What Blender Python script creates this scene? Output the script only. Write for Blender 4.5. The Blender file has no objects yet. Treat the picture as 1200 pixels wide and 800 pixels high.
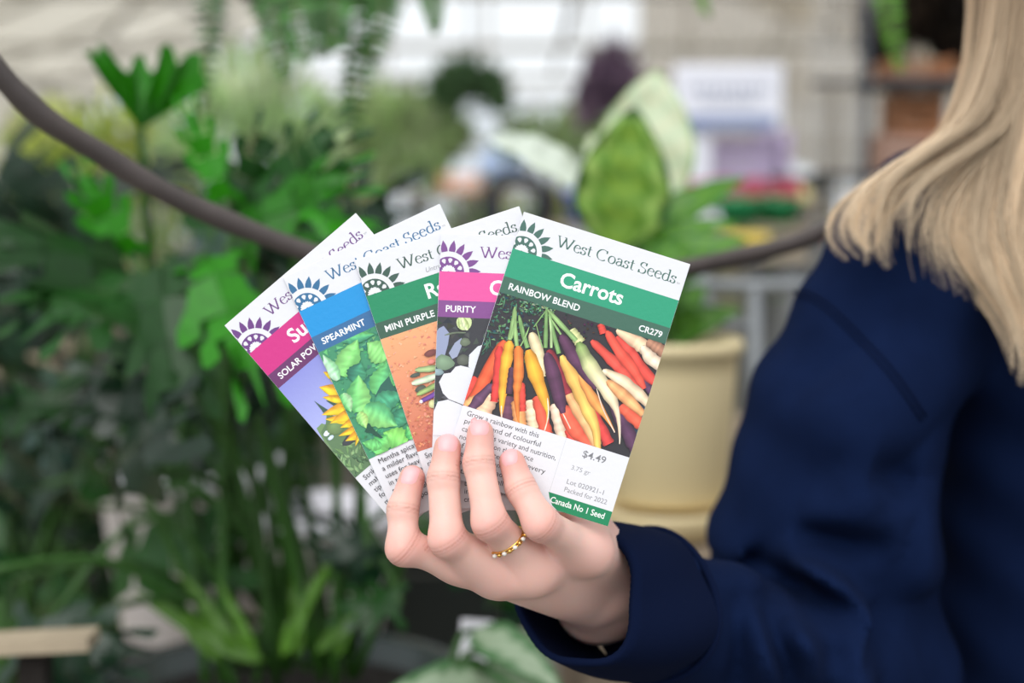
import bpy, math, random
import numpy as np
from mathutils import Vector, Matrix
random.seed(7); RNG = np.random.default_rng(7)
S = bpy.context.scene
COL = S.collection

# ---------------------------------------------------------------- camera, sky, lights, exposure
F = 50/36*1200
PITCH = math.atan(170/F)
CAM = Vector((0, 0, 1.35))
FW = Vector((0, math.cos(PITCH), -math.sin(PITCH))); UP = Vector((0, math.sin(PITCH), math.cos(PITCH))); RT = Vector((1, 0, 0))
RC = Matrix((RT, UP, -FW)).transposed()            # columns: right, up, towards the viewer
D0 = 0.657
cd = bpy.data.cameras.new('camera'); cam = bpy.data.objects.new('camera', cd); COL.objects.link(cam)
cd.lens = 50; cd.sensor_width = 36; cd.clip_start = .05; cd.clip_end = 200
cam.location = CAM; cam.rotation_euler = (math.pi/2-PITCH, 0, 0)
cd.dof.use_dof = True; cd.dof.focus_distance = D0-.003; cd.dof.aperture_fstop = 3.7; cd.dof.aperture_blades = 0
S.camera = cam
W = bpy.data.worlds.new('sky'); S.world = W; W.use_nodes = True
bg = W.node_tree.nodes['Background']
bg.inputs[0].default_value = (0.93, .97, 1.0, 1); bg.inputs[1].default_value = 1.12
sun = bpy.data.lights.new('overcast_sun', 'SUN'); sun.energy = 2.1; sun.angle = math.radians(50); sun.color = (1, .985, .96)
so = bpy.data.objects.new('overcast_sun', sun); COL.objects.link(so)
so.rotation_euler = (math.radians(40), math.radians(-16), 0)
S.view_settings.view_transform = 'Standard'; S.view_settings.look = 'None'
S.view_settings.gamma = 1; S.view_settings.use_curve_mapping = False
S.view_settings.exposure = 0.0

# ---------------------------------------------------------------- helpers
def lin(c):
    return tuple((v/255/12.92 if v/255 <= .04045 else ((v/255+.055)/1.055)**2.4) for v in c[:3])
def P(px, py, d):
    return CAM + RT*((px-600)/F*d) + UP*((400-py)/F*d) + FW*d
def Q(px, py, d):                                   # the same point in the viewer's frame
    return np.array([(px-600)/F*d, (400-py)/F*d, -d])
def toW(q):
    return CAM + RC @ Vector(q)
MATS = {}
def mat(name, col=None, rough=.6, attr=False, bump=None, metal=0, spec=.5, var=0, noise=None, sss=0, trans=0, coat=0, sheen=0, transl=0):
    if name in MATS: return MATS[name]
    m = bpy.data.materials.new(name); m.use_nodes = True; MATS[name] = m
    nt = m.node_tree; b = nt.nodes['Principled BSDF']
    b.inputs['Roughness'].default_value = rough; b.inputs['Metallic'].default_value = metal
    b.inputs['Specular IOR Level'].default_value = spec; b.inputs['Coat Weight'].default_value = coat
    b.inputs['Sheen Weight'].default_value = sheen; b.inputs['Transmission Weight'].default_value = trans
    if sss:
        b.inputs['Subsurface Weight'].default_value = sss; b.inputs['Subsurface Scale'].default_value = .004
        b.inputs['Subsurface Radius'].default_value = (1, .35, .2)
    src = None
    if attr:
        a = nt.nodes.new('ShaderNodeAttribute'); a.attribute_name = 'Col'; src = a.outputs['Color']
    else:
        r = nt.nodes.new('ShaderNodeRGB'); r.outputs[0].default_value = (*lin(col), 1); src = r.outputs[0]
    if noise:                                       # (scale, amount)
        t = nt.nodes.new('ShaderNodeTexNoise'); t.inputs['Scale'].default_value = noise[0]; t.inputs['Detail'].default_value = 5
        tc = nt.nodes.new('ShaderNodeTexCoord'); nt.links.new(tc.outputs['Object'], t.inputs['Vector'])
        mr = nt.nodes.new('ShaderNodeMapRange'); mr.inputs['From Min'].default_value = .3; mr.inputs['From Max'].default_value = .7
        mr.inputs['To Min'].default_value = 1-noise[1]; mr.inputs['To Max'].default_value = 1+noise[1]
        nt.links.new(t.outputs['Fac'], mr.inputs['Value'])
        h = nt.nodes.new('ShaderNodeHueSaturation'); nt.links.new(src, h.inputs['Color']); nt.links.new(mr.outputs[0], h.inputs['Value']); src = h.outputs[0]
    if var:
        oi = nt.nodes.new('ShaderNodeObjectInfo')
        mr = nt.nodes.new('ShaderNodeMapRange'); mr.inputs['To Min'].default_value = 1-var; mr.inputs['To Max'].default_value = 1+var
        nt.links.new(oi.outputs['Random'], mr.inputs['Value'])
        h = nt.nodes.new('ShaderNodeHueSaturation'); nt.links.new(src, h.inputs['Color']); nt.links.new(mr.outputs[0], h.inputs['Value']); src = h.outputs[0]
    nt.links.new(src, b.inputs['Base Color'])
    if bump:
        t = nt.nodes.new('ShaderNodeTexNoise'); t.inputs['Scale'].default_value = bump[0]; t.inputs['Detail'].default_value = 4
        tc = nt.nodes.new('ShaderNodeTexCoord'); nt.links.new(tc.outputs['Object'], t.inputs['Vector'])
        bp = nt.nodes.new('ShaderNodeBump'); bp.inputs['Strength'].default_value = bump[1]; bp.inputs['Distance'].default_value = bump[2]
        nt.links.new(t.outputs['Fac'], bp.inputs['Height']); nt.links.new(bp.outputs[0], b.inputs['Normal'])
    if transl:
        tr = nt.nodes.new('ShaderNodeBsdfTranslucent'); nt.links.new(src, tr.inputs['Color'])
        mx = nt.nodes.new('ShaderNodeMixShader'); mx.inputs[0].default_value = transl
        nt.links.new(b.outputs[0], mx.inputs[1]); nt.links.new(tr.outputs[0], mx.inputs[2])
        nt.links.new(mx.outputs[0], nt.nodes['Material Output'].inputs[0])
    return m

def tag(o, label, cat, group=None, kind=None):
    if label: o['label'] = label
    if cat: o['category'] = cat
    if group: o['group'] = group
    if kind: o['kind'] = kind
    return o
def empty(name, loc=(0, 0, 0), label=None, cat=None, group=None, kind=None):
    o = bpy.data.objects.new(name, None); COL.objects.link(o); o.location = loc; o.empty_display_size = .05
    return tag(o, label, cat, group, kind)
def link(me, name, parent=None):
    o = bpy.data.objects.new(name, me); COL.objects.link(o)
    if parent: o.parent = parent
    return o

class MB:
    def __init__(s): s.v = []; s.f = []; s.c = []
    def add(s, vs, fs, col=(255, 255, 255)):
        n = len(s.v); s.v += [tuple(v) for v in vs]; s.f += [tuple(i+n for i in f) for f in fs]
        if col and isinstance(col[0], (tuple, list)): s.c += [lin(c) for c in col]
        else: s.c += [lin(col)]*len(vs)
    def box(s, c, size, rot=None, col=(255, 255, 255)):
        x, y, z = [k/2 for k in size]
        vs = [Vector((sx*x, sy*y, sz*z)) for sx in (-1, 1) for sy in (-1, 1) for sz in (-1, 1)]
        if rot is not None: vs = [rot @ v for v in vs]
        s.add([v+Vector(c) for v in vs], [(0, 1, 3, 2), (4, 6, 7, 5), (0, 4, 5, 1), (2, 3, 7, 6), (0, 2, 6, 4), (1, 5, 7, 3)], col)
    def tube(s, pts, rad, seg=8, col=(255, 255, 255), cap=True):
        pts = [Vector(p) for p in pts]; n = len(pts)
        if not hasattr(rad, '__len__'): rad = [rad]*n
        t0 = (pts[1]-pts[0]).normalized(); a = t0.orthogonal().normalized(); vs = []
        for i in range(n):
            t = (pts[min(i+1, n-1)]-pts[max(i-1, 0)]).normalized()
            a = (a-t*a.dot(t)).normalized(); b = t.cross(a)
            for k in range(seg):
                w = 2*math.pi*k/seg; vs.append(pts[i]+(a*math.cos(w)+b*math.sin(w))*rad[i])
        fs = [(i*seg+k, i*seg+(k+1) % seg, (i+1)*seg+(k+1) % seg, (i+1)*seg+k) for i in range(n-1) for k in range(seg)]
        if cap: fs += [tuple(range(seg))[::-1], tuple((n-1)*seg+k for k in range(seg))]
        s.add(vs, fs, col)
    def lathe(s, prof, c, seg=32, col=(255, 255, 255)):
        c = Vector(c); n = len(prof)
        vs = [c+Vector((r*math.cos(2*math.pi*k/seg), r*math.sin(2*math.pi*k/seg), z)) for r, z in prof for k in range(seg)]
        fs = [(i*seg+k, i*seg+(k+1) % seg, (i+1)*seg+(k+1) % seg, (i+1)*seg+k) for i in range(n-1) for k in range(seg)]
        s.add(vs, fs, col)
    def mesh(s, name, m, smooth=True, off=None):
        me = bpy.data.meshes.new(name)
        vs = s.v if off is None else [(v[0]-off[0], v[1]-off[1], v[2]-off[2]) for v in s.v]
        me.from_pydata(vs, [], s.f)
        a = me.color_attributes.new('Col', 'FLOAT_COLOR', 'POINT')
        buf = np.ones((len(s.v), 4), np.float32); buf[:, :3] = np.array(s.c); a.data.foreach_set('color', buf.ravel())
        if smooth: me.polygons.foreach_set('use_smooth', [True]*len(me.polygons))
        me.materials.append(m); me.update()
        return me
    def build(s, name, m, parent=None, smooth=True, local=False):
        return link(s.mesh(name, m, smooth, None if (local or parent is None) else parent.matrix_basis.translation), name, parent)
def spline(pts, n):
    pts = [np.array(p, float) for p in pts]; out = []; m = len(pts)
    for j in range(n):
        t = j/(n-1)*(m-1); i = min(int(t), m-2); u = t-i
        p0, p1, p2, p3 = pts[max(i-1, 0)], pts[i], pts[i+1], pts[min(i+2, m-1)]
        out.append(.5*((2*p1)+(-p0+p2)*u+(2*p0-5*p1+4*p2-p3)*u*u+(-p0+3*p1-3*p2+p3)*u**3))
    return out
def bevel(o, w, seg=2):
    b = o.modifiers.new('bevel', 'BEVEL'); b.width = w; b.segments = seg; b.limit_method = 'ANGLE'; return o

def surf_nets(fn, lo, hi, h):
    """polygonise the zero set of fn over a box; returns vertices and quads"""
    ax = [np.arange(lo[i], hi[i]+h, h, dtype=np.float32) for i in range(3)]
    X, Y, Z = np.meshgrid(*ax, indexing='ij'); f = fn(X, Y, Z).astype(np.float32)
    n = np.array(f.shape); ins = f < 0
    acc = np.zeros(tuple(n-1)+(3,), np.float32); cnt = np.zeros(tuple(n-1), np.float32)
    base = np.stack([X, Y, Z], -1)
    for a in range(3):
        sl0 = [slice(None)]*3; sl1 = [slice(None)]*3; sl0[a] = slice(0, -1); sl1[a] = slice(1, None)
        f0, f1 = f[tuple(sl0)], f[tuple(sl1)]; cr = (f0 < 0) != (f1 < 0)
        t = np.where(cr, f0/(f0-f1+1e-20), 0)
        p = base[tuple(sl0)]*cr[..., None]; p[..., a] += np.where(cr, t*h, 0)
        o = [b for b in range(3) if b != a]
        for i in (0, 1):
            for j in (0, 1):
                sl = [slice(None)]*3
                sl[o[0]] = slice(i, n[o[0]]-1+i); sl[o[1]] = slice(j, n[o[1]]-1+j)
                acc += p[tuple(sl)]; cnt += cr[tuple(sl)]
    act = cnt > 0; idx = -np.ones(tuple(n-1), np.int64); idx[act] = np.arange(act.sum())
    V = acc[act]/cnt[act][:, None]; quads = []
    for a in range(3):
        o = [b for b in range(3) if b != a]
        sl0 = [slice(1, -1)]*3; sl1 = [slice(1, -1)]*3; sl0[a] = slice(0, -1); sl1[a] = slice(1, None)
        c = ins[tuple(sl0)] != ins[tuple(sl1)]; k = np.argwhere(c)
        for b in o: k[:, b] += 1
        s0 = ins[k[:, 0], k[:, 1], k[:, 2]]
        def cell(di, dj):
            q = k.copy(); q[:, o[0]] += di; q[:, o[1]] += dj; return idx[q[:, 0], q[:, 1], q[:, 2]]
        qd = np.stack([cell(-1, -1), cell(0, -1), cell(0, 0), cell(-1, 0)], 1)
        flip = s0 if a != 1 else ~s0
        qd[~flip] = qd[~flip][:, ::-1]; quads.append(qd)
    return V, np.concatenate(quads)
def smin(a, b, k):
    h = np.clip(.5+.5*(b-a)/k, 0, 1); return b+(a-b)*h-k*h*(1-h)
def cone(X, Y, Z, a, b, ra, rb):
    ab = np.array(b)-np.array(a); L = float(ab@ab)
    t = np.clip(((X-a[0])*ab[0]+(Y-a[1])*ab[1]+(Z-a[2])*ab[2])/L, 0, 1)
    return np.sqrt((X-a[0]-t*ab[0])**2+(Y-a[1]-t*ab[1])**2+(Z-a[2]-t*ab[2])**2)-(ra+(rb-ra)*t)
def np_mesh(name, V, Qd, m, cols=None):
    me = bpy.data.meshes.new(name)
    me.vertices.add(len(V)); me.vertices.foreach_set('co', np.asarray(V, np.float32).ravel())
    me.loops.add(len(Qd)*4); me.loops.foreach_set('vertex_index', np.asarray(Qd, np.int32).ravel())
    me.polygons.add(len(Qd)); me.polygons.foreach_set('loop_start', np.arange(0, len(Qd)*4, 4, dtype=np.int32))
    try: me.polygons.foreach_set('loop_total', np.full(len(Qd), 4, np.int32))
    except Exception: pass
    me.polygons.foreach_set('use_smooth', np.ones(len(Qd), bool))
    if cols is not None:
        a = me.color_attributes.new('Col', 'FLOAT_COLOR', 'POINT')
        buf = np.ones((len(V), 4), np.float32); buf[:, :3] = cols; a.data.foreach_set('color', buf.ravel())
    me.materials.append(m); me.update(calc_edges=True); me.validate(); return me
# ---------------------------------------------------------------- the setting: greenhouse shell
m_floor = mat('concrete', (120, 118, 112), .8, noise=(3, .25))
mb = MB(); mb.box((0, 9, -.05), (16, 30, .1)); tag(mb.build('floor', m_floor, smooth=False), 'grey concrete greenhouse floor', None, kind='structure')
m_frame = mat('galvanised_frame', (196, 194, 190), .45, metal=.3)
m_rust = mat('weathered_frame', (128, 122, 118), .6)
def glassmat(name, col, a):
    m = bpy.data.materials.new(name); m.use_nodes = True; nt = m.node_tree
    t = nt.nodes.new('ShaderNodeBsdfTransparent'); t.inputs[0].default_value = (*lin(col), 1)
    b = nt.nodes['Principled BSDF']; b.inputs['Base Color'].default_value = (*lin(col), 1); b.inputs['Roughness'].default_value = .3
    tr = nt.nodes.new('ShaderNodeBsdfTranslucent'); tr.inputs[0].default_value = (*lin(col), 1)
    m1 = nt.nodes.new('ShaderNodeMixShader'); m1.inputs[0].default_value = .5; nt.links.new(b.outputs[0], m1.inputs[1]); nt.links.new(tr.outputs[0], m1.inputs[2])
    mx = nt.nodes.new('ShaderNodeMixShader'); mx.inputs[0].default_value = a
    nt.links.new(t.outputs[0], mx.inputs[1]); nt.links.new(m1.outputs[0], mx.inputs[2]); nt.links.new(mx.outputs[0], nt.nodes['Material Output'].inputs[0])
    return m
m_glass = glassmat('clear_glazing', (250, 252, 255), .12)
m_dirty = glassmat('milky_glazing', (240, 236, 228), .42)
XL, XR, XM, YB, ZE, ZR = -5.0, 5.6, .4, 17.0, 2.5, 4.6
def pane_mesh(nm, a, b, c, d, m):
    mb = MB(); a, b, c, d = map(Vector, (a, b, c, d)); n = (b-a).cross(d-a).normalized()*.006
    mb.add([a, b, c, d, a+n, b+n, c+n, d+n], [(0, 3, 2, 1), (4, 5, 6, 7), (0, 1, 5, 4), (1, 2, 6, 5), (2, 3, 7, 6), (3, 0, 4, 7)]); return mb.mesh(nm, m, False)
def bay_roof(nm, x0, x1, z0, z1, m, label):
    r = empty(nm, (0, 0, 0), label, None, kind='structure')
    ny, nx = 8, 3; y0, y1 = 3.0, YB; dy = (y1-y0)/ny; dx = (x1-x0)/nx; dz = (z1-z0)/nx
    pm = pane_mesh('pane', (0.02, .03, 0), (dx-.02, .03, dz), (dx-.02, dy-.03, dz), (0.02, dy-.03, 0), m)
    for i in range(nx):
        for j in range(ny):
            o = link(pm, 'pane', r); o.location = (x0+i*dx, y0+j*dy, z0+i*dz)
    for i in range(nx+1):
        mb = MB(); mb.tube([(x0+i*dx, y0, z0+i*dz), (x0+i*dx, y1, z0+i*dz)], .035, 6); mb.build('purlin', m_rust, r)
    for j in range(ny+1):
        mb = MB(); mb.tube([(x0, y0+j*dy, z0), (x1, y0+j*dy, z1)], .04, 6)
        mb.build('rafter', m_frame, r)
    return r
bay_roof('ceiling', XL, XM, ZE, ZR, m_dirty, 'milky left slope of the greenhouse roof with grey rafters')
bay_roof('ceiling', XR, XM, ZE, ZR, m_dirty, 'milky right slope of the greenhouse roof with grey rafters')
def wall(nm, p0, p1, z0, z1, n, m, label, knee=None):
    r = empty(nm, (0, 0, 0), label, None, kind='structure'); p0 = Vector(p0); p1 = Vector(p1); d = (p1-p0)/n
    rows = 3; dz = (z1-z0)/rows; g = d.normalized()*.03
    pm = pane_mesh('pane', g, d-g, d-g+Vector((0, 0, dz-.05)), g+Vector((0, 0, dz-.05)), m)
    for i in range(n):
        for j in range(rows):
            o = link(pm, 'pane', r); o.location = p0+d*i+Vector((0, 0, z0+dz*j+.025))
    for i in range(n+1):
        mb = MB(); mb.box(p0+d*i+Vector((0, 0, (z0+z1)/2)), (.07, .07, z1-z0)); mb.build('mullion', m_frame, r, False)
    for j in range(rows+1):
        mb = MB(); mb.tube([p0+Vector((0, 0, z0+dz*j)), p1+Vector((0, 0, z0+dz*j))], .03, 6); mb.build('rail', m_frame, r)
    if knee:
        mb = MB(); mb.box((p0+p1)/2+Vector((0, 0, z0/2)), (abs(p1.x-p0.x)+.15, abs(p1.y-p0.y)+.15, z0)); mb.build('knee_wall', knee, r, False)
m_knee = mat('pale_block', (166, 170, 148), .8, noise=(4, .1))
wall('wall_back', (XL, YB, 0), (XR, YB, 0), .8, ZE, 6, m_glass, 'bright glazed end wall of the greenhouse', m_knee)
wall('wall_left', (XL, 3, 0), (XL, YB, 0), .8, ZE, 10, m_dirty, 'glazed left side wall with grey mullions', m_knee)
wall('wall_right', (XR, 3, 0), (XR, YB, 0), .8, ZE, 10, m_dirty, 'glazed right side wall with grey mullions', m_knee)
# gable triangle: frame only
r = empty('wall_gable', (0, 0, 0), 'open gable frame above the far glazed wall', None, kind='structure')
for k in range(1, 9):
    x = XL+(XR-XL)*k/9; z = ZE+(ZR-ZE)*(1-abs(x-XM)/(XR-XM if x > XM else XM-XL))
    mb = MB(); mb.box((x, YB, (ZE+z)/2), (.05, .05, z-ZE)); mb.build('mullion', m_frame, r, False)
# pale shade curtain drawn across the right half of the far end
m_cloth = glassmat('shade_netting', (214, 206, 196), .55)
mb = MB(); vs = []; n, m = 60, 10
for i in range(n):
    for j in range(m): vs.append((1.15+3.6*i/(n-1), 13.2+.07*math.sin(i*.9+j*.1), 3.3-1.75*j/(m-1)+.10*math.sin(i*.35)*(j/(m-1))))
mb.add(vs, [(i*m+j, i*m+j+1, (i+1)*m+j+1, (i+1)*m+j) for i in range(n-1) for j in range(m-1)])
cu = empty('shade_curtain', (2.9, 13.2, 3.3), 'beige shade curtain hanging across the far end, behind the white sign', 'curtain')
mb.build('cloth', m_cloth, cu); mb = MB(); mb.tube([(1.1, 13.2, 3.32), (4.8, 13.2, 3.32)], .02, 8); mb.build('rod', m_rust, cu)
# tie beams and braces crossing the bays
for j, y in enumerate((5.2, 8.2, 11.2, 14.2)):
    r = empty('roof_truss', (XM, y, ZE), ['nearest grey roof truss crossing the bay', 'second grey roof truss crossing the bay', 'third grey roof truss crossing the bay', 'farthest grey roof truss before the end wall'][j], 'truss')
    mb = MB(); mb.tube([(XL, y, ZE), (XR, y, ZE)], .03, 6); mb.build('tie_beam', m_frame, r)
    for x in (-3.2, -1.4, .4, 2.4, 4.0):
        z = ZE+(ZR-ZE)*(1-abs(x-XM)/(XR-XM if x > XM else XM-XL))
        mb = MB(); mb.tube([(x, y, ZE), (x+.5, y, z-.1)], .02, 6); mb.build('brace', m_rust, r)
for j, y in enumerate((4, 6.5, 9, 11.5, 14)):
    mb = MB(); mb.box((3.1, y, ZE/2), (.09, .09, ZE)); mb.box((3.1, y, .04), (.2, .2, .08))
    tag(mb.build('steel_post', m_frame, smooth=False), ['nearest', 'second', 'third', 'fourth', 'farthest'][j]+' grey steel post in the row right of the aisle', 'post')
# ---------------------------------------------------------------- seed packets
SC = D0/F                                            # metres per print unit
PWd, PHt = 204.6, 322.0
m_print = mat('printed_paper', attr=True, rough=.42, spec=.45, bump=(420, .25, .0004))
m_paper = mat('white_paper', (224, 224, 230), .5, bump=(260, .3, .0005))
def text_poly(body, bold=0.0):
    c = bpy.data.curves.new('t', 'FONT'); c.body = body; c.offset = bold; c.resolution_u = 3
    o = bpy.data.objects.new('t', c); COL.objects.link(o)
    me = o.to_mesh(); vs = np.array([v.co[:2] for v in me.vertices]); fs = [tuple(p.vertices) for p in me.polygons]
    o.to_mesh_clear(); bpy.data.objects.remove(o); bpy.data.curves.remove(c)
    return vs, fs
_h, _ = text_poly('H'); CAPH = _h[:, 1].max()
def shear_rect(): pass
class Packet:
    def __init__(s, tl, theta, k, label, name='seed_packet'):
        s.tl = np.array(tl, float); s.th = math.radians(theta); s.k = k; s.z = 0
        d = D0 + k*.0016
        s.root = empty(name, (0, 0, 0), label, 'seed packet', 'fan of seed packets in the hand')
        u = RT*math.cos(s.th) - UP*math.sin(s.th); v = -RT*math.sin(s.th) - UP*math.cos(s.th)
        o = P(tl[0], tl[1], d); z = -FW
        M = Matrix.Identity(4)
        M.col[0] = (*u, 0); M.col[1] = (*(-v), 0); M.col[2] = (*z, 0); M.col[3] = (*o, 1)
        s.root.matrix_basis = M
    def L(s, px, py):                                # photo point on the print -> print coordinates
        x, y = px-s.tl[0], py-s.tl[1]; c, n = math.cos(s.th), math.sin(s.th)
        return (x*c+y*n, -x*n+y*c)
    def begin(s): s.mb = MB()
    def lay(s, step=.000001): s.z += step; return s.z
    def poly(s, pts, col, fs=None, clip=None):
        z = s.lay()
        if clip: pts = [(min(max(p[0], clip[0]), clip[2]), min(max(p[1], clip[1]), clip[3])) for p in pts]
        s.mb.add([(p[0]*SC, -p[1]*SC, z) for p in pts], fs or [tuple(range(len(pts)))[::-1]], col)
    def rect(s, u0, v0, u1, v1, col): s.poly([(u0, v0), (u1, v0), (u1, v1), (u0, v1)], col)
    def text(s, body, u, v, cap, col, bold=0.0, fit=None, center=False, slant=0):
        vs, fs = text_poly(body, bold)
        if len(vs) == 0: return
        k = cap/CAPH; kx = k; x0, x1 = vs[:, 0].min(), vs[:, 0].max()
        if fit: kx = fit/(x1-x0)
        X = (vs[:, 0]-x0)*kx+u
        if center: X -= (x1-x0)*kx/2
        z = s.lay()
        s.mb.add([((x+slant*y*k)*SC, (-v+y*k)*SC, z) for x, y in zip(X, vs[:, 1])], fs, col)
    def strip(s, pts, ws, cols, clip=None, shade=(.72, .98, 1.14, 1.02, .70), n=14):
        pp = spline([(*p, w) for p, w in zip(pts, ws)], n); vs = []; cc = []
        cs = cols if isinstance(cols[0], (tuple, list)) else [cols, cols]
        for i, p in enumerate(pp):
            q0, q1 = pp[max(i-1, 0)], pp[min(i+1, n-1)]; d = q1[:2]-q0[:2]; d = d/(np.linalg.norm(d)+1e-9); nn = np.array([-d[1], d[0]])
            t = i/(n-1)*(len(cs)-1); a = min(int(t), len(cs)-2); t -= a
            c = np.array(cs[a])*(1-t)+np.array(cs[a+1])*t; wob = 1+.1*math.sin(i*2.3+p[0])
            rr = 1+.09*(RNG.random()-.5)*2
            for j, sh in enumerate(shade):
                o = (j/(len(shade)-1)*2-1)*max(p[2], .3)*wob*(math.sin(min(1, (i+.6)/2.2)*1.57))
                vs.append(tuple(p[:2]+nn*o)); cc.append(tuple(np.clip(c*sh*rr, 0, 255)))
        m = len(shade); fs = [(i*m+j, i*m+j+1, (i+1)*m+j+1, (i+1)*m+j) for i in range(n-1) for j in range(m-1)]
        s.poly(vs, cc, fs, clip)
    def pleaf(s, b, t, w, c1, c2, clip=None, n=9, serr=.0):
        """a printed leaf or petal: b base, t tip, half width w, two half colours"""
        b = np.array(b); t = np.array(t); d = t-b; L = np.linalg.norm(d); d = d/L; nn = np.array([-d[1], d[0]])
        vs = []; cc = []
        for i in range(n):
            q = i/(n-1); ww = w*math.sin(math.pi*(.06+.94*q)**.8)*(1+serr*(1 if i % 2 else -1)); m = b+d*L*q
            if i == n-1: ww = 0
            for j, o in enumerate((-1, -.5, 0, .5, 1)):
                vs.append(tuple(m+nn*o*ww)); c = np.array(c1 if o < 0 else c2, float)
                if o == 0: c = np.clip((np.array(c1)+np.array(c2))/2*1.13, 0, 255)
                cc.append(tuple(np.clip(c*(1+.13*(RNG.random()-.5)*2)*(1 if abs(o) < 1 else .85), 0, 255)))
        fs = [(i*5+j, i*5+j+1, (i+1)*5+j+1, (i+1)*5+j) for i in range(n-1) for j in range(4)]
        s.poly(vs, cc, fs, clip)
    def done(s, name): return s.mb.build(name, m_print, s.root, smooth=False, local=True)
# brand lettering: a roman face drawn with a slanted pen, unit = x-height 1, capital 1.5
def arc(cx, cy, rx, ry, a0, a1, n=12): return [(cx+rx*math.cos(math.radians(a0+(a1-a0)*i/n)), cy+ry*math.sin(math.radians(a0+(a1-a0)*i/n))) for i in range(n+1)]
GL = {
 'W': (2.25, [[(.1, 1.5), (.62, .02)], [(.66, .05), (1.1, 1.4)], [(1.0, 1.5), (1.5, .02)], [(1.54, .05), (2.05, 1.45)], [(-.08, 1.5), (.35, 1.5)], [(1.85, 1.5), (2.25, 1.5)], [(.8, 1.5), (1.15, 1.5)]]),
 'e': (.98, [[(.12, .62), (.84, .62)], [(.84, .62)]+arc(.48, .52, .38, .5, 20, 180, 8)+arc(.52, .5, .42, .5, 185, 320, 8)]),
 's': (.78, [arc(.36, .73, .26, .25, 40, 200, 8)+arc(.34, .27, .28, .27, 60, -150, 9), [(.6, .98), (.58, .72)], [(.08, .32), (.07, .02)]]),
 't': (.68, [[(.28, 1.35), (.28, .3)]+arc(.48, .25, .2, .22, 190, 300, 5), [(.02, .97), (.6, .97)]]),
 'C': (1.55, [arc(.8, .75, .7, .75, 48, 312, 18), [(1.27, 1.46), (1.29, 1.08)]]),
 'o': (1.12, [arc(.54, .5, .42, .5, 0, 360, 18)]),
 'a': (.98, [arc(.4, .72, .28, .27, 165, 0, 7)+[(.7, .2), (.82, .02), (.97, .12)], [(.7, .6)]+arc(.36, .28, .27, .27, 95, 290, 8)+[(.68, .2)]]),
 'S': (1.12, [arc(.52, 1.12, .38, .37, 40, 215, 8)+arc(.5, .4, .42, .4, 45, -155, 10), [(.86, 1.5), (.84, 1.1)], [(.08, .42), (.07, .0)]]),
 'd': (1.15, [[(.85, 1.62), (.85, .1), (1.08, .03)], [(.85, .85)]+arc(.48, .5, .38, .5, 60, 300, 12)+[(.85, .2)], [(.62, 1.55), (.85, 1.62)]]),
}
def brand(pk, col, u0=47.5, v=27.2, width=147, xh=8.6):
    x = 0; tot = sum(GL[c][0] if c != ' ' else .55 for c in 'West Coast Seeds'); kx = width/tot; vs = []; fs = []
    for ch in 'West Coast Seeds':
        if ch == ' ': x += .55; continue
        w, strokes = GL[ch]
        for st in strokes:
            st = np.array([(x+a, b) for a, b in st]); n0 = len(vs)
            for i in range(len(st)):
                d = st[min(i+1, len(st)-1)]-st[max(i-1, 0)]; d = d/(np.linalg.norm(d)+1e-9); nn = np.array([-d[1], d[0]])
                hw = .03+.068*abs(d[0]*math.sin(.35)+d[1]*math.cos(.35))*abs(d[1])**.3
                for sgn in (-1, 1):
                    q = st[i]+nn*sgn*hw; vs.append((u0+q[0]*kx, v-q[1]*xh))
            fs += [(n0+2*i, n0+2*i+1, n0+2*i+3, n0+2*i+2) for i in range(len(st)-1)]
        x += w
    pk.poly(vs, col, fs)
    pk.text('TM', u0+width+1, v-.5, 2, (150, 150, 150))
def emblem(pk, col, white=(226, 226, 232)):
    cu, cv = 11, 45.5; R = 18.3; clip = (0.3, 0, 60, 45.5)
    def pt(a, r): a = math.radians(a); return (cu+r*math.sin(a), cv-r*math.cos(a))
    pk.poly([pt(a, 24) for a in range(-60, 104, 6)]+[(cu, cv+5)], white, clip=(0.3, 0, 60, 50))
    pk.poly([pt(a, R) for a in range(-92, 93, 6)], col, clip=clip)
    for a in (-58, -25, 6, 37, 68):                    # windows of the wheel
        pk.poly([pt(a-4, 11.2), pt(a-10, 14.5), pt(a-8, 16), pt(a, 16.8), pt(a+8, 16), pt(a+10, 14.5), pt(a+4, 11.2)], white, clip=clip)
    for a in (-66, -30, 0, 34, 68):
        pk.poly([pt(a, 1), pt(a-30, 4.5), pt(a-22, 7.2), pt(a-10, 8.8), pt(a, 7.4), pt(a+10, 8.8), pt(a+22, 7.2), pt(a+30, 4.5)], white, clip=clip)
    for a in (-33, -13, 7, 26.5, 46, 66, 86):
        q = [pt(a-8.5, 24.6), pt(a-7.5, 28.5), pt(a-4.5, 32.5), pt(a+.8, 38), pt(a+5, 33), pt(a+7.8, 28.5), pt(a+8.5, 24.6)]
        pk.poly(q, col, clip=clip)
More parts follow.
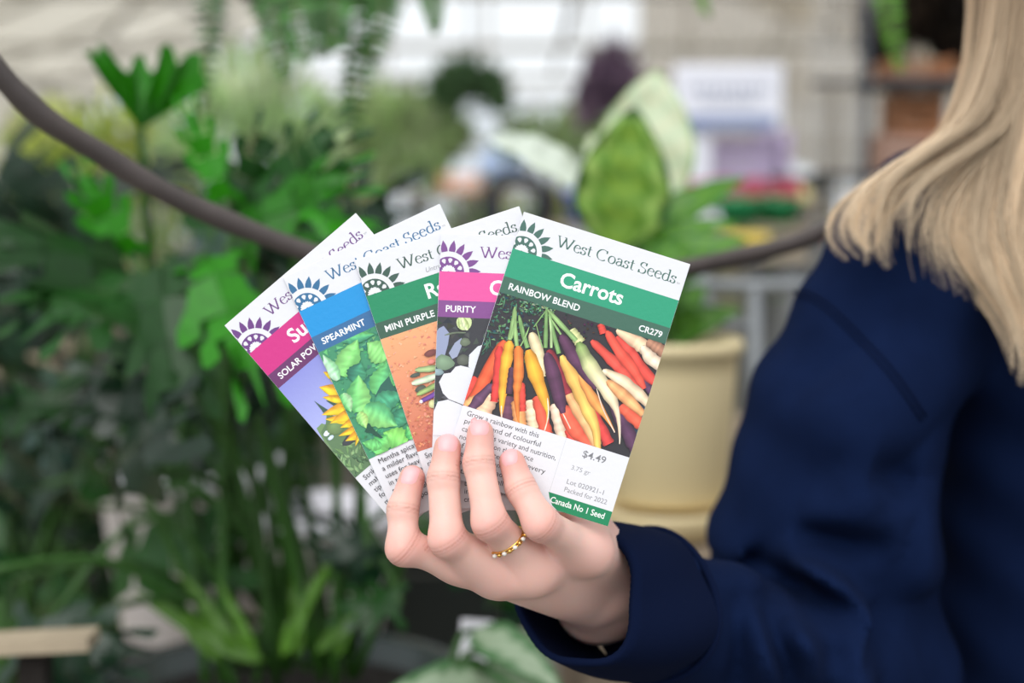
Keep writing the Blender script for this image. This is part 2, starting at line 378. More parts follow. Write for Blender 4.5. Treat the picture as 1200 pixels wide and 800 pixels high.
def base(pk, band, dark, ink, title, sub, tcol=(246, 246, 248), panel_lines=(), code=None, slogan=None, title_u=None):
    t = .0005
    mb = MB(); w, h = PWd*SC, PHt*SC; n, m = 10, 16; vs = []; fs = []
    mb.box((w/2, -h/2, -t/2), (w, h, t)); o = mb.build('envelope', m_paper, pk.root, False, local=True); bevel(o, .0002)
    pk.begin(); pk.z = .00003; emblem(pk, ink); brand(pk, ink); pk.done('brand_lettering')
    pk.begin(); pk.rect(.3, 44.7, PWd-.3, 79, band); pk.mb.build('header_band', m_print, pk.root, False, local=True)
    pk.begin(); pk.rect(.3, 78.6, PWd-.3, 98.2, dark); pk.mb.build('variety_band', m_print, pk.root, False, local=True)
    pk.begin()
    if title_u is not None: pk.text(title, title_u, 70, 16.6, tcol, .022)
    else: pk.text(title, 103, 70, 16.6, tcol, .022, center=True)
    pk.text(sub, 9.6, 91.9, 7.4, tcol, .016)
    if code: pk.text(code, 169.5, 92.3, 7, tcol, .016)
    if slogan: pk.text(slogan, 76, 40, 5.5, (150, 150, 155), -.004, slant=.25)
    pk.done('title_lettering')
def lines(pk, L, u=7.5, v=247.5, pitch=9.5, cap=6.0, fits={}):
    pk.begin()
    for i, t in enumerate(L): pk.text(t, u, v+i*pitch, cap, (52, 50, 54), .0, fit=fits.get(i))
    pk.done('small_print')
def fleck(pk, n, box, cols, size, jit=22):
    for _ in range(n):
        x = random.uniform(box[0], box[2]); y = random.uniform(box[1], box[3]); a = random.uniform(0, 6.28); r = random.uniform(*size)
        c = [max(0, min(255, k+random.uniform(-jit, jit))) for k in random.choice(cols)]
        b = a+random.uniform(1.6, 2.6); q = b+random.uniform(1.2, 2)
        pk.poly([(x+r*math.cos(k), y+r*math.sin(k)*.8) for k in (a, b, q)], tuple(c), clip=(.3, 98.2, PWd-.3, 237.5))
CL = (.3, 98.2, PWd-.3, 237.5)

# 1 carrots, in front
pk = Packet((614, 248), 17.5, 0, 'front seed packet titled Carrots, teal band over a photo of rainbow carrots')
base(pk, (45, 156, 120), (66, 106, 90), (72, 108, 98), 'Carrots', 'RAINBOW BLEND', code='CR279')
pk.begin(); pk.rect(*CL, (54, 52, 57))
def T(x, y): return pk.L(520+x/4.444, 340+y/4.444)
def cs(pts, ws, cols, **k): pk.strip([T(*p) for p in pts], [w/4.444 for w in ws], cols, clip=CL, **k)
pk.poly([T(930, 700), T(1100, 560), T(1100, 800), T(960, 800)], (52, 70, 88), clip=CL)
fleck(pk, 330, (0, 98, 66, 168), [(52, 92, 82), (70, 120, 92), (36, 66, 64), (104, 150, 112), (40, 60, 66)], (1, 3.2))
for _ in range(90):                                  # feathery carrot tops
    x, y = random.uniform(120, 400), random.uniform(20, 380)
    if x-100 > (400-y)*1.4: continue
    a = random.uniform(1.2, 3.6); l = random.uniform(20, 70)
    cs([(x, y), (x+l*math.cos(a)*.5, y+l*math.sin(a)*.5+4), (x+l*math.cos(a), y+l*math.sin(a))], [5, 3, 1], random.choice([(84, 134, 100), (120, 165, 120), (58, 100, 88)]), shade=(.9, 1, .9), n=5)
fleck(pk, 120, (30, 98, 70, 112), [(140, 175, 125), (90, 135, 100), (60, 100, 80)], (1, 2.4))
fleck(pk, 90, (80, 98, 204, 130), [(60, 45, 55), (50, 50, 50), (80, 40, 50)], (1, 3))
RD, OR, YO, PU, CR_, PK = (226, 74, 64), (240, 130, 62), (246, 170, 58), (92, 56, 84), (243, 212, 178), (236, 98, 74)
for a in [([(250, 540), (190, 660)], [45, 45], (236, 190, 158)), ([(335, 550), (330, 680)], [38, 38], (104, 64, 84)), ([(385, 570), (400, 710)], [36, 34], (246, 166, 104)),
          ([(450, 570), (470, 720)], [34, 32], (240, 204, 170)), ([(485, 550), (535, 750)], [30, 34], (232, 92, 70)), ([(575, 590), (620, 780)], [30, 30], (240, 204, 180)),
          ([(650, 720), (680, 800)], [26, 26], RD), ([(620, 600), (690, 730), (790, 830)], [30, 42, 30], (238, 100, 76)), ([(640, 530), (740, 690), (800, 810)], [26, 34, 24], (248, 178, 124)),
          ([(770, 620), (860, 800)], [26, 30], (214, 70, 68)), ([(870, 560), (960, 740), (1000, 830)], [28, 40, 30], (88, 56, 84)), ([(920, 600), (1030, 700)], [30, 34], PK),
          ([(1040, 470), (1080, 530)], [20, 20], (90, 60, 90)),
          ([(165, 450), (125, 530), (85, 600)], [28, 30, 20], RD), ([(318, 262), (235, 420), (165, 550), (130, 600)], [28, 32, 32, 22], (236, 96, 60)), ([(170, 560), (110, 600)], [22, 22], (244, 170, 110)),
          ([(255, 490), (190, 560), (140, 620)], [18, 28, 20], (104, 70, 100)), ([(292, 290), (280, 450), (262, 580)], [24, 24, 20], (220, 66, 62)),
          ([(345, 262), (322, 400), (306, 550), (300, 665)], [26, 30, 20, 3], YO), ([(355, 400), (340, 540)], [16, 18], (84, 54, 76)), ([(405, 480), (412, 630)], [18, 18], RD),
          ([(388, 290), (390, 430), (380, 550), (390, 700)], [26, 27, 17, 3], OR), ([(455, 220), (498, 340), (515, 450)], [24, 30, 16], (226, 208, 168)),
          ([(440, 310), (482, 450), (528, 580), (540, 650), (528, 725)], [36, 38, 22, 6, 2], YO), ([(545, 310), (600, 430), (650, 540)], [26, 26, 20], (150, 50, 62)),
          ([(535, 325), (572, 440), (604, 570), (622, 640)], [26, 42, 32, 12], PU), ([(612, 340), (682, 470), (742, 610), (790, 720), (800, 830)], [28, 38, 34, 26, 16], (248, 190, 100)),
          ([(705, 440), (780, 570), (845, 660), (890, 735)], [16, 28, 14, 2], (242, 158, 86)), ([(610, 232), (680, 350), (755, 450), (788, 515)], [24, 36, 28, 8], PU),
          ([(662, 205), (712, 275)], [24, 30], (206, 208, 148)), ([(700, 270), (765, 400), (855, 530), (906, 650), (916, 800)], [28, 40, 36, 14, 2], [(112, 146, 78), (238, 226, 180), (248, 220, 186), (240, 210, 180)]),
          ([(815, 175), (832, 225)], [18, 20], RD), ([(768, 262), (880, 370), (960, 460), (1042, 556)], [20, 28, 28, 12], (232, 84, 72)),
          ([(900, 240), (980, 330), (1050, 430), (1110, 485)], [18, 26, 28, 20], (226, 78, 68)), ([(848, 212), (910, 315), (985, 410), (1044, 512)], [18, 28, 30, 12], (238, 86, 70)),
          ([(900, 205), (1000, 262), (1050, 310)], [22, 40, 32], (246, 204, 168)), ([(1030, 290), (1085, 360), (1150, 395)], [20, 36, 30], (246, 218, 192)), ([(1060, 262), (1160, 330)], [26, 34], (176, 128, 104)),
          ([(828, 415), (940, 480), (1070, 590)], [16, 32, 28], (250, 218, 184)), ([(850, 470), (950, 560), (1040, 645)], [18, 32, 20], (246, 172, 116))]: cs(*a)
for a, b, w in [((372, 85), (343, 258), 12), ((378, 110), (352, 250), 7), ((372, 150), (381, 290), 11), ((392, 130), (437, 300), 13), ((400, 150), (418, 250), 6), ((535, 95), (530, 300), 11),
                ((548, 105), (600, 330), 11), ((540, 100), (690, 262), 13), ((552, 140), (560, 300), 7), ((560, 150), (610, 230), 6), ((445, 190), (400, 290), 4), ((480, 170), (515, 300), 3), ((545, 90), (470, 190), 3)]:
    cs([a, ((a[0]+b[0])/2+random.uniform(-5, 5), (a[1]+b[1])/2), b], [w*.8, w, w], random.choice([(150, 186, 120), (128, 168, 104), (176, 204, 146)]), shade=(.75, 1.1, .8), n=7)
for p in [[(905, 600), (918, 720), (915, 800)], [(795, 510), (830, 620), (890, 740)], [(540, 560), (545, 650), (525, 730)], [(300, 600), (302, 665)], [(620, 640), (660, 720)]]:
    cs(p, [3]*len(p), (244, 220, 200), shade=(1, 1), n=8)
pk.done('printed_photo')
pk.begin(); pk.rect(.3, 237.5, PWd-.3, PHt-.3, (226, 226, 232)); pk.rect(126.8, 238, 127.3, 304, (200, 202, 205))
pk.poly([(126, 304), (PWd-.3, 304), (PWd-.3, PHt-.3), (142, PHt-.3), (135, 318), (129, 310)], (26, 132, 88))
pk.text('Canada No 1 Seed', 131, 315, 7, (240, 245, 242), .014, fit=66)
pk.done('price_panel')
pk.begin()
pk.text('$4.49', 151, 253, 8, (128, 128, 132), .010, fit=28); pk.text('3.75 gr', 143, 271, 5.2, (160, 160, 164), .004, fit=23)
pk.text('Lot 020921-1', 143, 288.5, 5.6, (140, 140, 144), .004, fit=45); pk.text('Packed for 2022', 143, 298, 5.6, (140, 140, 144), .004, fit=52)
pk.done('price_lettering')
lines(pk, ['Grow a rainbow with this', 'pretty blend of colourful', 'carrots adds variety and nutrition,', 'not to mention the balance', 'of sun. Water lightly every', 'week. Sweet and crisp', 'especially in salads and', 'roots keep well all winter.'], fits={0: 88, 1: 93, 2: 115, 3: 90, 4: 108})

# 2 purity
pk = Packet((516.5, 273), 2.3, 1, 'upright seed packet with pink band and PURITY, half behind the Carrots packet')
base(pk, (228, 88, 160), (134, 78, 142), (124, 76, 142), 'Cabbage', 'PURITY', title_u=60)
pk.begin(); pk.rect(*CL, (62, 62, 68)); A = pk.L
fleck(pk, 160, (0, 98, 110, 237), [(72, 74, 80), (52, 52, 58), (84, 92, 90), (60, 66, 60)], (2, 7), 10)
def bl(cx, cy, rx, ry, col, n=14, rag=.12, hl=1.25):
    c = A(cx, cy); ring = [(c[0]+rx*(1+random.uniform(-rag, rag))*math.cos(2*math.pi*i/n), c[1]+ry*(1+random.uniform(-rag, rag))*math.sin(2*math.pi*i/n)) for i in range(n)]
    pk.poly([(c[0]-rx*.2, c[1]-ry*.25)]+ring, [tuple(min(255, k*hl) for k in col)]+[col]*n, [(0, (i+1) % n+1, i+1) for i in range(n)], clip=CL)
def pg(pts, col): pk.poly([A(*p) for p in pts], col, clip=CL)
pg([(508, 388), (514, 385), (520, 382), (527, 391), (525, 404), (521, 418), (514, 420), (508, 420)], (152, 160, 190))
pg([(526, 414), (533, 402), (541, 396), (541, 406), (536, 418), (530, 421)], (158, 166, 192))
bl(545, 401, 6, 5, (100, 110, 92)); bl(520, 425, 12, 9, (116, 138, 114)); bl(543, 422, 8, 6, (88, 92, 84)); bl(512, 436, 8, 4, (130, 150, 155))
pk.strip([A(521, 393), A(533, 390), A(546, 390)], [1, 1, .6], (112, 124, 104), clip=CL, shade=(1, 1), n=6)
bl(544, 378, 9, 9.3, (200, 214, 156), 18, .03, 1.2); pk.pleaf(A(548, 387), A(541, 369), 4, (224, 232, 188), (180, 200, 130), clip=CL); pk.pleaf(A(540, 385), A(538, 371), 2.5, (170, 190, 120), (210, 222, 170), clip=CL)
WH = (226, 226, 233)
pg([(514.5, 448), (520, 438), (528, 437), (534, 430), (540, 428.5), (550, 431), (560, 440), (556, 480), (539, 473), (526, 468), (519, 461)], WH)
pg([(549, 430), (550, 416), (560, 406), (566, 404), (560, 440)], (226, 228, 236))
pg([(506, 482), (513, 471), (525, 468.5), (539, 474), (560, 485), (560, 520), (500, 520)], WH)
pk.done('printed_photo')
lines(pk, ['', '', 'Crisp white leaves with', 'pure flavour and early', 'heads for cooler days', 'best in raised soil and', 'in rich garden beds', 'cnd sun'], u=40)

# 3 radish
pk = Packet((415, 305), -18.2, 2, 'seed packet with green band and MINI PURPLE over reddish soil photo')
base(pk, (32, 138, 96), (62, 96, 80), (62, 90, 80), 'Radishes', 'MINI PURPLE', title_u=69, slogan='Untreated  organic seed')
pk.begin(); A = pk.L
pk.poly([(.3, 98.2), (PWd-.3, 98.2), (PWd-.3, 237.5), (.3, 237.5), (.3, 160), (PWd-.3, 160)], [(238, 172, 124)]*2+[(198, 112, 92)]*2+[(226, 146, 112)]*2, [(4, 5, 1, 0), (3, 2, 5, 4)])
fleck(pk, 330, (0, 98, 110, 237), [(232, 160, 122), (214, 136, 106), (240, 182, 142)], (1, 3), 12)
fleck(pk, 330, (0, 165, 120, 237), [(204, 124, 100), (184, 100, 84), (226, 150, 122)], (1, 2.6), 12)
def sk(a, b, w, col, **k): pk.strip([A(*a), A((a[0]+b[0])/2, (a[1]+b[1])/2+.5), A(*b)], [w, w*1.1, w], col, clip=CL, n=6, **k)
bl(505, 414, 8, 4, (112, 66, 64)); bl(487, 440, 6, 2.5, (74, 84, 78)); bl(494, 456, 7, 4, (80, 84, 74)); sk((487, 434), (514, 431), 3.4, (160, 182, 128)); sk((483, 450), (514, 440), 3.6, (206, 222, 190))
sk((489, 463), (514, 450), 3, (150, 174, 108)); sk((493, 471), (514, 460), 2.8, (112, 70, 150)); bl(507, 474, 4, 5, (190, 190, 140)); bl(506, 424, 5, 3, (200, 120, 110)); bl(494, 471, 2, 2, (230, 220, 240))
pk.done('printed_photo')
lines(pk, ['Small round roots', 'ripen quickly', 'in spring gardens', 'pull when young', 'thin to two cm', 'rich loose soil', 'sow again often', 'eat them fresh'])

# 4 spearmint
pk = Packet((331.5, 325), -25.2, 3, 'seed packet with blue band and SPEARMINT over photo of mint leaves')
base(pk, (28, 146, 214), (58, 108, 156), (52, 108, 150), 'Mint', 'SPEARMINT')
pk.begin(); pk.rect(*CL, (70, 146, 108)); A = pk.L
fleck(pk, 420, (0, 98, 120, 237), [(80, 160, 112), (58, 128, 100), (104, 182, 116), (62, 138, 114)], (1.5, 5), 12)
def lf(b, t, w, c1, c2): pk.pleaf(A(*b), A(*t), w, c1, c2, clip=CL, n=13, serr=.07)
G1, G2, G3, G4 = (140, 212, 124), (104, 188, 112), (72, 154, 116), (52, 118, 98)
lf((428, 455), (452, 438), 9, G4, G3); lf((464, 430), (440, 432), 8, G3, G2); lf((400, 398), (440, 392), 8, G2, G3)
lf((401, 441), (420, 398), 14, G1, (122, 198, 112)); lf((455, 420), (431, 402), 15, G1, G1); lf((397, 446), (379, 416), 8, (190, 230, 196), (150, 212, 158))
lf((415, 448), (424, 425), 12, G4, G3); lf((441, 463), (455, 425), 13, G2, (96, 180, 120)); lf((466, 452), (458, 436), 9, G2, G3)
pg([(440, 466), (447, 452), (457, 441), (460, 450), (466, 458), (460, 466)], (50, 100, 88))
lf((440, 476), (474, 462), 12, G3, (74, 158, 120)); lf((462, 500), (480, 476), 10, (56, 130, 100), G3); lf((420, 484), (421, 440), 15, G2, G1); lf((402, 462), (412, 484), 8, (168, 214, 160), G2)
lf((428, 478), (467, 500), 15, (92, 176, 118), G1); lf((422, 484), (430, 503), 7, (180, 220, 130), G1); lf((478, 520), (450, 508), 14, (120, 202, 104), (136, 212, 104)); lf((440, 532), (455, 510), 12, (86, 180, 100), (120, 200, 110))
pg([(428, 507), (433, 497), (441, 506), (450, 514), (447, 515), (436, 509)], (40, 84, 68)); lf((484, 516), (478, 500), 6, (80, 180, 100), G1)
lf((448, 524), (425, 520), 7, (110, 195, 110), G2)
pk.done('printed_photo')
lines(pk, ['Mentha spicata has', 'a milder flavour than', 'uses for leaves', 'in tea and mint', 'salad or sauce', 'grows freely so', 'keep in pots'], u=10)

# 5 sunflower
pk = Packet((263, 381.3), -40.6, 4, 'leftmost seed packet with magenta band and SOLAR POWER over a sunflower photo')
base(pk, (206, 48, 132), (106, 52, 104), (108, 62, 130), 'Sunflowers', 'SOLAR POWER')
pk.begin(); A = pk.L
pk.poly([(.3, 98.2), (PWd-.3, 98.2), (PWd-.3, 237.5), (.3, 237.5)], [(140, 144, 214), (140, 144, 214), (196, 204, 246), (196, 204, 246)])
pg([(372, 503), (378, 497), (388, 500), (396, 520), (410, 555), (380, 520)], (120, 150, 104)); 
pg([(377, 508), (383, 497), (384, 486), (400, 490), (430, 500), (470, 560), (420, 580), (395, 540)], (98, 128, 92))
A0 = A(400, 530)
for _ in range(230):
    x, y = random.uniform(374, 440), random.uniform(500, 575); q = A(x, y)
    if q[1] > 205: pk.pleaf(q, (q[0]+random.uniform(-9, 9), q[1]-random.uniform(4, 12)), random.uniform(1.5, 3.5), *random.choice([((96, 132, 84), (120, 156, 100)), ((70, 100, 72), (92, 124, 88)), ((140, 170, 120), (104, 140, 96))]), clip=CL, n=5)
bl(384, 509, 4, 3, (214, 226, 240)); bl(389, 514, 4, 2.4, (190, 205, 220))
pg([(369, 470), (376, 475), (384, 480), (392, 484), (382, 487), (377, 480)], (66, 92, 84)); pg([(383, 470), (392, 470), (400, 474), (392, 476)], (60, 88, 78)); bl(395, 500, 12, 9, (104, 128, 84))
bl(428, 500, 20, 14, (70, 58, 46)); bl(414, 514, 14, 6, (62, 66, 70))
Y1, Y2 = (250, 212, 52), (232, 164, 52)
for b, t, w in [((396, 444), (380, 436), 4.5), ((408, 462), (375, 454), 8), ((408, 470), (379, 466), 5), ((428, 492), (382, 492), 7), ((418, 474), (378, 487), 7), ((424, 480), (388, 497), 7), ((428, 490), (400, 502), 6), ((432, 498), (398, 512), 5), ((434, 503), (406, 518), 6), ((424, 505), (418, 524), 2.5), ((436, 480), (400, 478), 7), ((416, 455), (388, 446), 6)]:
    pk.pleaf(A(*b), A(*t), w, Y1, Y2, clip=CL, n=9)
pk.done('printed_photo')
lines(pk, ['Striking blooms with', 'mahogany petals', 'tips of gold', 'for cutting and', 'many stems per', 'plant in full', 'sun'], u=8)
# ---------------------------------------------------------------- the person: hand, sweatshirt, hair, ring
person = empty('person', P(1150, 400, .95)*1.0, 'person in a navy sweatshirt with long blonde hair holding up the seed packets', 'person')
person.location.z = 0
m_skin = mat('skin', attr=True, rough=.48, spec=.4, sss=.35, bump=(900, .18, .0003))
m_nail = mat('fingernail', (234, 178, 180), .34, spec=.4, coat=.1)
def H(px, py, z): return Q(px, py, D0-z/1000)
FG = {  # end, DIP, PIP, MCP  with radii (m)
 'index': ([H(600, 541, 6.5), H(611, 573, 10), H(634, 613, 17), H(690, 645, -15)], [.0060, .0070, .0077, .0088]),
 'middle': ([H(563, 507, 6.5), H(561, 543, 10.5), H(574, 612, 19), H(629, 664, -9)], [.0061, .0070, .0077, .0086]),
 'ring': ([H(524.5, 524, 5.5), H(519.5, 561, 9.5), H(524, 632, 18), H(585, 671, -5)], [.0062, .0072, .0079, .0089]),
 'pinky': ([H(483, 560, 3), H(472, 597, 7), H(473, 642, 12), H(542, 657, -2)], [.0060, .0070, .0076, .0086]),
}
CARP = {'index': H(718, 668, -70), 'middle': H(713, 680, -74), 'ring': H(702, 691, -72), 'pinky': H(688, 701, -65)}
AX = np.array([.62, -.26, -.74]); AX = AX/np.linalg.norm(AX)
WR = H(712, 694, -84); FEND = Q(800, 716, .79)
THUMB = ([H(610, 560, -15), H(640, 572, -19), H(686, 609, -33), H(712, 655, -58)], [.0078, .0085, .0100, .0125])
def hand_sdf(X, Y, Z):
    palm = None
    for k, c in CARP.items():
        m = FG[k][0][3]; r = FG[k][1][3]
        d = cone(X, Y, Z, m, c, r, .0138); palm = d if palm is None else smin(palm, d, .010)
    mid = (FG['index'][0][3]+FG['pinky'][0][3])/2; 
    palm = smin(palm, cone(X, Y, Z, CARP['middle'], WR, .018, .0205), .01)
    palm = smin(palm, cone(X, Y, Z, CARP['ring'], WR+np.array([-.006, -.006, 0]), .016, .0205), .01)
    palm = smin(palm, cone(X, Y, Z, WR, FEND, .0205, .023), .008)
    th, tr = THUMB; d = cone(X, Y, Z, th[0], th[1], tr[0], tr[1])
    d = smin(d, cone(X, Y, Z, th[1], th[2], tr[1], tr[2]), .004); d = smin(d, cone(X, Y, Z, th[2], th[3], tr[2], tr[3]), .006)
    palm = smin(palm, d, .010)
    tot = None
    for k, (J, R) in FG.items():
        d = cone(X, Y, Z, J[0], J[1], R[0], R[1])
        d = smin(d, cone(X, Y, Z, J[1], J[2], R[1]*.985, R[2]*.96), .003)
        d = smin(d, cone(X, Y, Z, J[2], J[3], R[2]*.98, R[3]*.93), .005)
        # knuckle pads and creases on the back of the finger
        for ji, amp in ((1, .0004), (2, .0009)):
            n = np.array([0, 0.12, 1.]) if ji == 1 else np.array([-.25, -.35, .9]); n = n/np.linalg.norm(n)
            c = J[ji]+n*R[ji]*.42
            d = smin(d, np.sqrt((X-c[0])**2+(Y-c[1])**2+(Z-c[2])**2)-R[ji]*.56, .004)
            ax = (J[ji-1]-J[ji+1]); ax = ax/np.linalg.norm(ax)
            s = (X-J[ji][0])*ax[0]+(Y-J[ji][1])*ax[1]+(Z-J[ji][2])*ax[2]
            near = (np.sqrt((X-J[ji][0])**2+(Y-J[ji][1])**2+(Z-J[ji][2])**2) < R[ji]*1.8)
            for off in (-.0016, 0, .0017):
                d = d + near*.00022*np.exp(-((s-off)/.0005)**2)
        w = cone(X, Y, Z, J[3], J[3]*.6+J[2]*.4, R[3], R[3]*.9)
        d = smin(d, palm, .015)
        tot = d if tot is None else smin(tot, d, .0008)
    # tendon knuckle heads
    for k in ('middle',):
        c = FG[k][0][3]+np.array([-.003, -.004, .005]); tot = smin(tot, np.sqrt((X-c[0])**2+(Y-c[1])**2+(Z-c[2])**2)-.0052, .012)
    return tot
allp = np.array([p for J, _ in FG.values() for p in J]+list(CARP.values())+THUMB[0]+[FEND])
V, Fq = surf_nets(hand_sdf, allp.min(0)-.03, np.append((allp.max(0)+.038)[:2], allp[:, 2].max()+.012), .0009)
def skin_cols(V):
    c = np.tile(np.array(lin((230, 187, 174))), (len(V), 1)); red = np.array(lin((214, 128, 118))); pale = np.array(lin((238, 204, 194)))
    n3 = (np.sin(V[:, 0]*310+V[:, 1]*170)+np.sin(V[:, 1]*260-V[:, 2]*220+2))*.25+.5
    c = c*(1-.25*n3[:, None])+pale*.25*n3[:, None]
    for k, (J, R) in FG.items():
        for ji, a, s in ((0, .6, .0085), (1, .22, .006), (2, .55, .0080), (3, .42, .010)):
            w = a*np.exp(-(np.linalg.norm(V-J[ji]-np.array([0, 0, R[ji]*.4]), axis=1)/s)**2)[:, None]; c = c*(1-w)+red*w
        for ji in (1, 2):
            ax = (J[ji-1]-J[ji+1]); ax = ax/np.linalg.norm(ax); s = (V-J[ji])@ax
            near = np.linalg.norm(V-J[ji], axis=1) < R[ji]*1.5
            for off in (-.0016, 0, .0017):
                w = (near*(.5 if off == 0 else .25)*np.exp(-((s-off)/.00045)**2))[:, None]; c = c*(1-w)+np.array(lin((176, 106, 92)))*w
    return c
cols = skin_cols(V)
# head and neck, above the frame on the right
HC = Q(1325, -95, .94)
def head_sdf(X, Y, Z):
    x, y, z = X-HC[0], Y-HC[1], Z-HC[2]
    a = math.radians(-35); xr = x*math.cos(a)-z*math.sin(a); zr = x*math.sin(a)+z*math.cos(a)
    def el(cx, cy, cz, rx, ry, rz): 
        q = np.sqrt(((xr-cx)/rx)**2+((y-cy)/ry)**2+((zr-cz)/rz)**2); return (q-1)*min(rx, ry, rz)
    d = smin(el(0, .02, -.012, .077, .095, .094), el(0, -.045, .03, .054, .07, .06), .03)
    d = smin(d, el(0, -.018, .098, .011, .026, .016), .012)            # nose
    d = smin(d, el(0, -.055, .088, .022, .009, .008), .008)            # mouth
    for s in (-1, 1):
        d = smin(d, el(s*.078, -.005, -.01, .008, .03, .018), .006)    # ears
        d = -smin(-d, el(s*.031, .012, .098, .017, .010, .014), .008)  # eye sockets
        d = smin(d, el(s*.031, .012, .078, .014, .0115, .011), .003)
    nk = cone(X, Y, Z, HC+np.array([0, -.06, -.02]), HC+np.array([.015, -.22, -.03]), .052, .062)
    return smin(d, nk, .02)
V2, F2 = surf_nets(head_sdf, HC-np.array([.14, .24, .14]), HC+np.array([.14, .14, .14]), .005)
Vb = np.concatenate([V, V2]); Fb = np.concatenate([Fq, F2+len(V)]); cb = np.concatenate([cols, np.tile(np.array(lin((226, 184, 168))), (len(V2), 1))])
MRC = np.array(RC); CN = np.array(CAM)
def world(V): return V@MRC.T+CN
PL = np.array(person.location)
# the arm inside the sleeve joins the hand to the neck
def ring_of(V, c, ax, n=8):
    ax = ax/np.linalg.norm(ax); u = np.cross(ax, [0, 0, 1.]); u /= np.linalg.norm(u); w = np.cross(ax, u); out = []
    for k in range(n):
        a = 2*math.pi*k/n; t = c+(u*math.cos(a)+w*math.sin(a))*.02; out.append(int(np.argmin(np.linalg.norm(V-t, axis=1))))
    return out
zb = V[:, 2] < V[:, 2].min()+.004; ringA = ring_of(np.where(zb[:, None], V, 9), V[zb].mean(0), AX)
yb = V2[:, 1] < V2[:, 1].min()+.006; ringB = [i+len(V) for i in ring_of(np.where(yb[:, None], V2, 9), V2[yb].mean(0), np.array([.6, .8, 0]))]
path = [(Q(960, 790, .88), .034), (Q(1015, 800, .93), .038), (Q(985, 600, .92), .042), (Q(1080, 310, .92), .045), (Q(1180, 280, .95), .04)]
ex = []; rings = [ringA]; k0 = len(Vb)
for i, (c, r) in enumerate(path):
    nx = path[min(i+1, len(path)-1)][0]-path[max(i-1, 0)][0]; nx /= np.linalg.norm(nx); u = np.cross(nx, [0, 0, 1.]); u /= np.linalg.norm(u); w = np.cross(nx, u)
    rings.append([k0+len(ex)+k for k in range(8)]); ex += [c+(u*math.cos(2*math.pi*k/8)+w*math.sin(2*math.pi*k/8))*r for k in range(8)]
rings.append(ringB); Vb = np.concatenate([Vb, np.array(ex)]); cb = np.concatenate([cb, np.tile(cb[-1:], (len(ex), 1))])
Fb = np.concatenate([Fb, np.array([(a[k], a[(k+1) % 8], b[(k+1) % 8], b[k]) for a, b in zip(rings, rings[1:]) for k in range(8) if a[k] != a[(k+1) % 8] and b[k] != b[(k+1) % 8]])])
body = link(np_mesh('body', world(Vb)-PL, Fb, m_skin, cb), 'body', person)
# fingernails: curved plates let into the skin
def sdf_pt(p): return float(hand_sdf(np.array([p[0]]), np.array([p[1]]), np.array([p[2]]))[0])
def nail(px, py, wid, ln, tilt, nrm):
    a = math.radians(tilt); n = 11; m = 11; up = np.array([math.sin(a), math.cos(a), 0]); rt = np.array([math.cos(a), -math.sin(a), 0])
    nrm = np.array(nrm, float); nrm /= np.linalg.norm(nrm); c = H(px, py, 8)
    G = []
    for i in range(n):
        for j in range(m):
            u = (j/(m-1)*2-1); v = (i/(n-1)*2-1); k = 1/max(1e-6, (abs(u)**3.2+abs(v)**3.2)**(1/3.2)) * max(abs(u), abs(v)) if (u or v) else 1
            G.append(c+rt*u*k*wid/2+up*v*k*ln/2)
    G = np.array(G); out = G+nrm*.012
    for _ in range(60): out = out-nrm*np.clip(hand_sdf(out[:, 0], out[:, 1], out[:, 2]), -.001, .001)[:, None]*.8
    out = np.where((out-G)@nrm[:, None] < -.012, G, out)
    uu = np.array([[(j/(m-1)*2-1), (i/(n-1)*2-1)] for i in range(n) for j in range(m)])
    e = np.max(np.abs(uu), axis=1); out += nrm*(.00032-.0004*(e > .99))[:, None]
    # free edge lifts a touch past the finger tip
    f = [(i*m+j, i*m+j+1, (i+1)*m+j+1, (i+1)*m+j) for i in range(n-1) for j in range(m-1)]
    mb = MB(); mb.add([Vector(w) for w in world(out)], f); return mb.build('fingernail', m_nail, person)
nail(562, 502, .0088, .0108, -3, (0, .5, 1)); nail(525, 520, .0092, .0108, 2, (0, .5, 1))
nail(598, 537, .0078, .0104, -12, (-.2, .5, 1)); nail(480, 556, .0082, .0104, 8, (-.2, .5, 1))
# ring on the middle finger
m_gold = mat('gold', (232, 186, 104), .22, metal=1); m_gem = mat('gem', (236, 232, 224), .08, spec=.9)
J = FG['middle'][0]; t = .40; rc = J[2]*(1-t)+J[3]*t; ra = J[3]-J[2]; ra = ra/np.linalg.norm(ra)
ra = ra*.85+np.array([.28, -.55, .15]); ra /= np.linalg.norm(ra)
e1 = np.cross(ra, [0, 0, 1]); e1 /= np.linalg.norm(e1); e2 = np.cross(ra, e1); e2 = e2 if e2[2] > 0 else -e2
rr = []
for k in range(48):
    a = 2*math.pi*k/48; d = e1*math.cos(a)+e2*math.sin(a); lo_, hi_ = .004, .016
    for _ in range(14):
        md = (lo_+hi_)/2
        if sdf_pt(rc+d*md) < 0: lo_ = md
        else: hi_ = md
    rr.append(min(lo_, .0098))
rr = [(rr[k-1]+rr[k]+rr[(k+1) % 48])/3 for k in range(48)]
def rp(k, o=0, s=0): a = 2*math.pi*k/48; return rc+(e1*math.cos(a)+e2*math.sin(a))*(rr[int(k) % 48]+o)+ra*s
mb = MB()
for s in (-.0007, .0007):
    mb.tube([toW(rp(k, .0003, s)) for k in range(49)], .00055, 8, cap=False)
band = mb.build('finger_ring', m_gold, person)
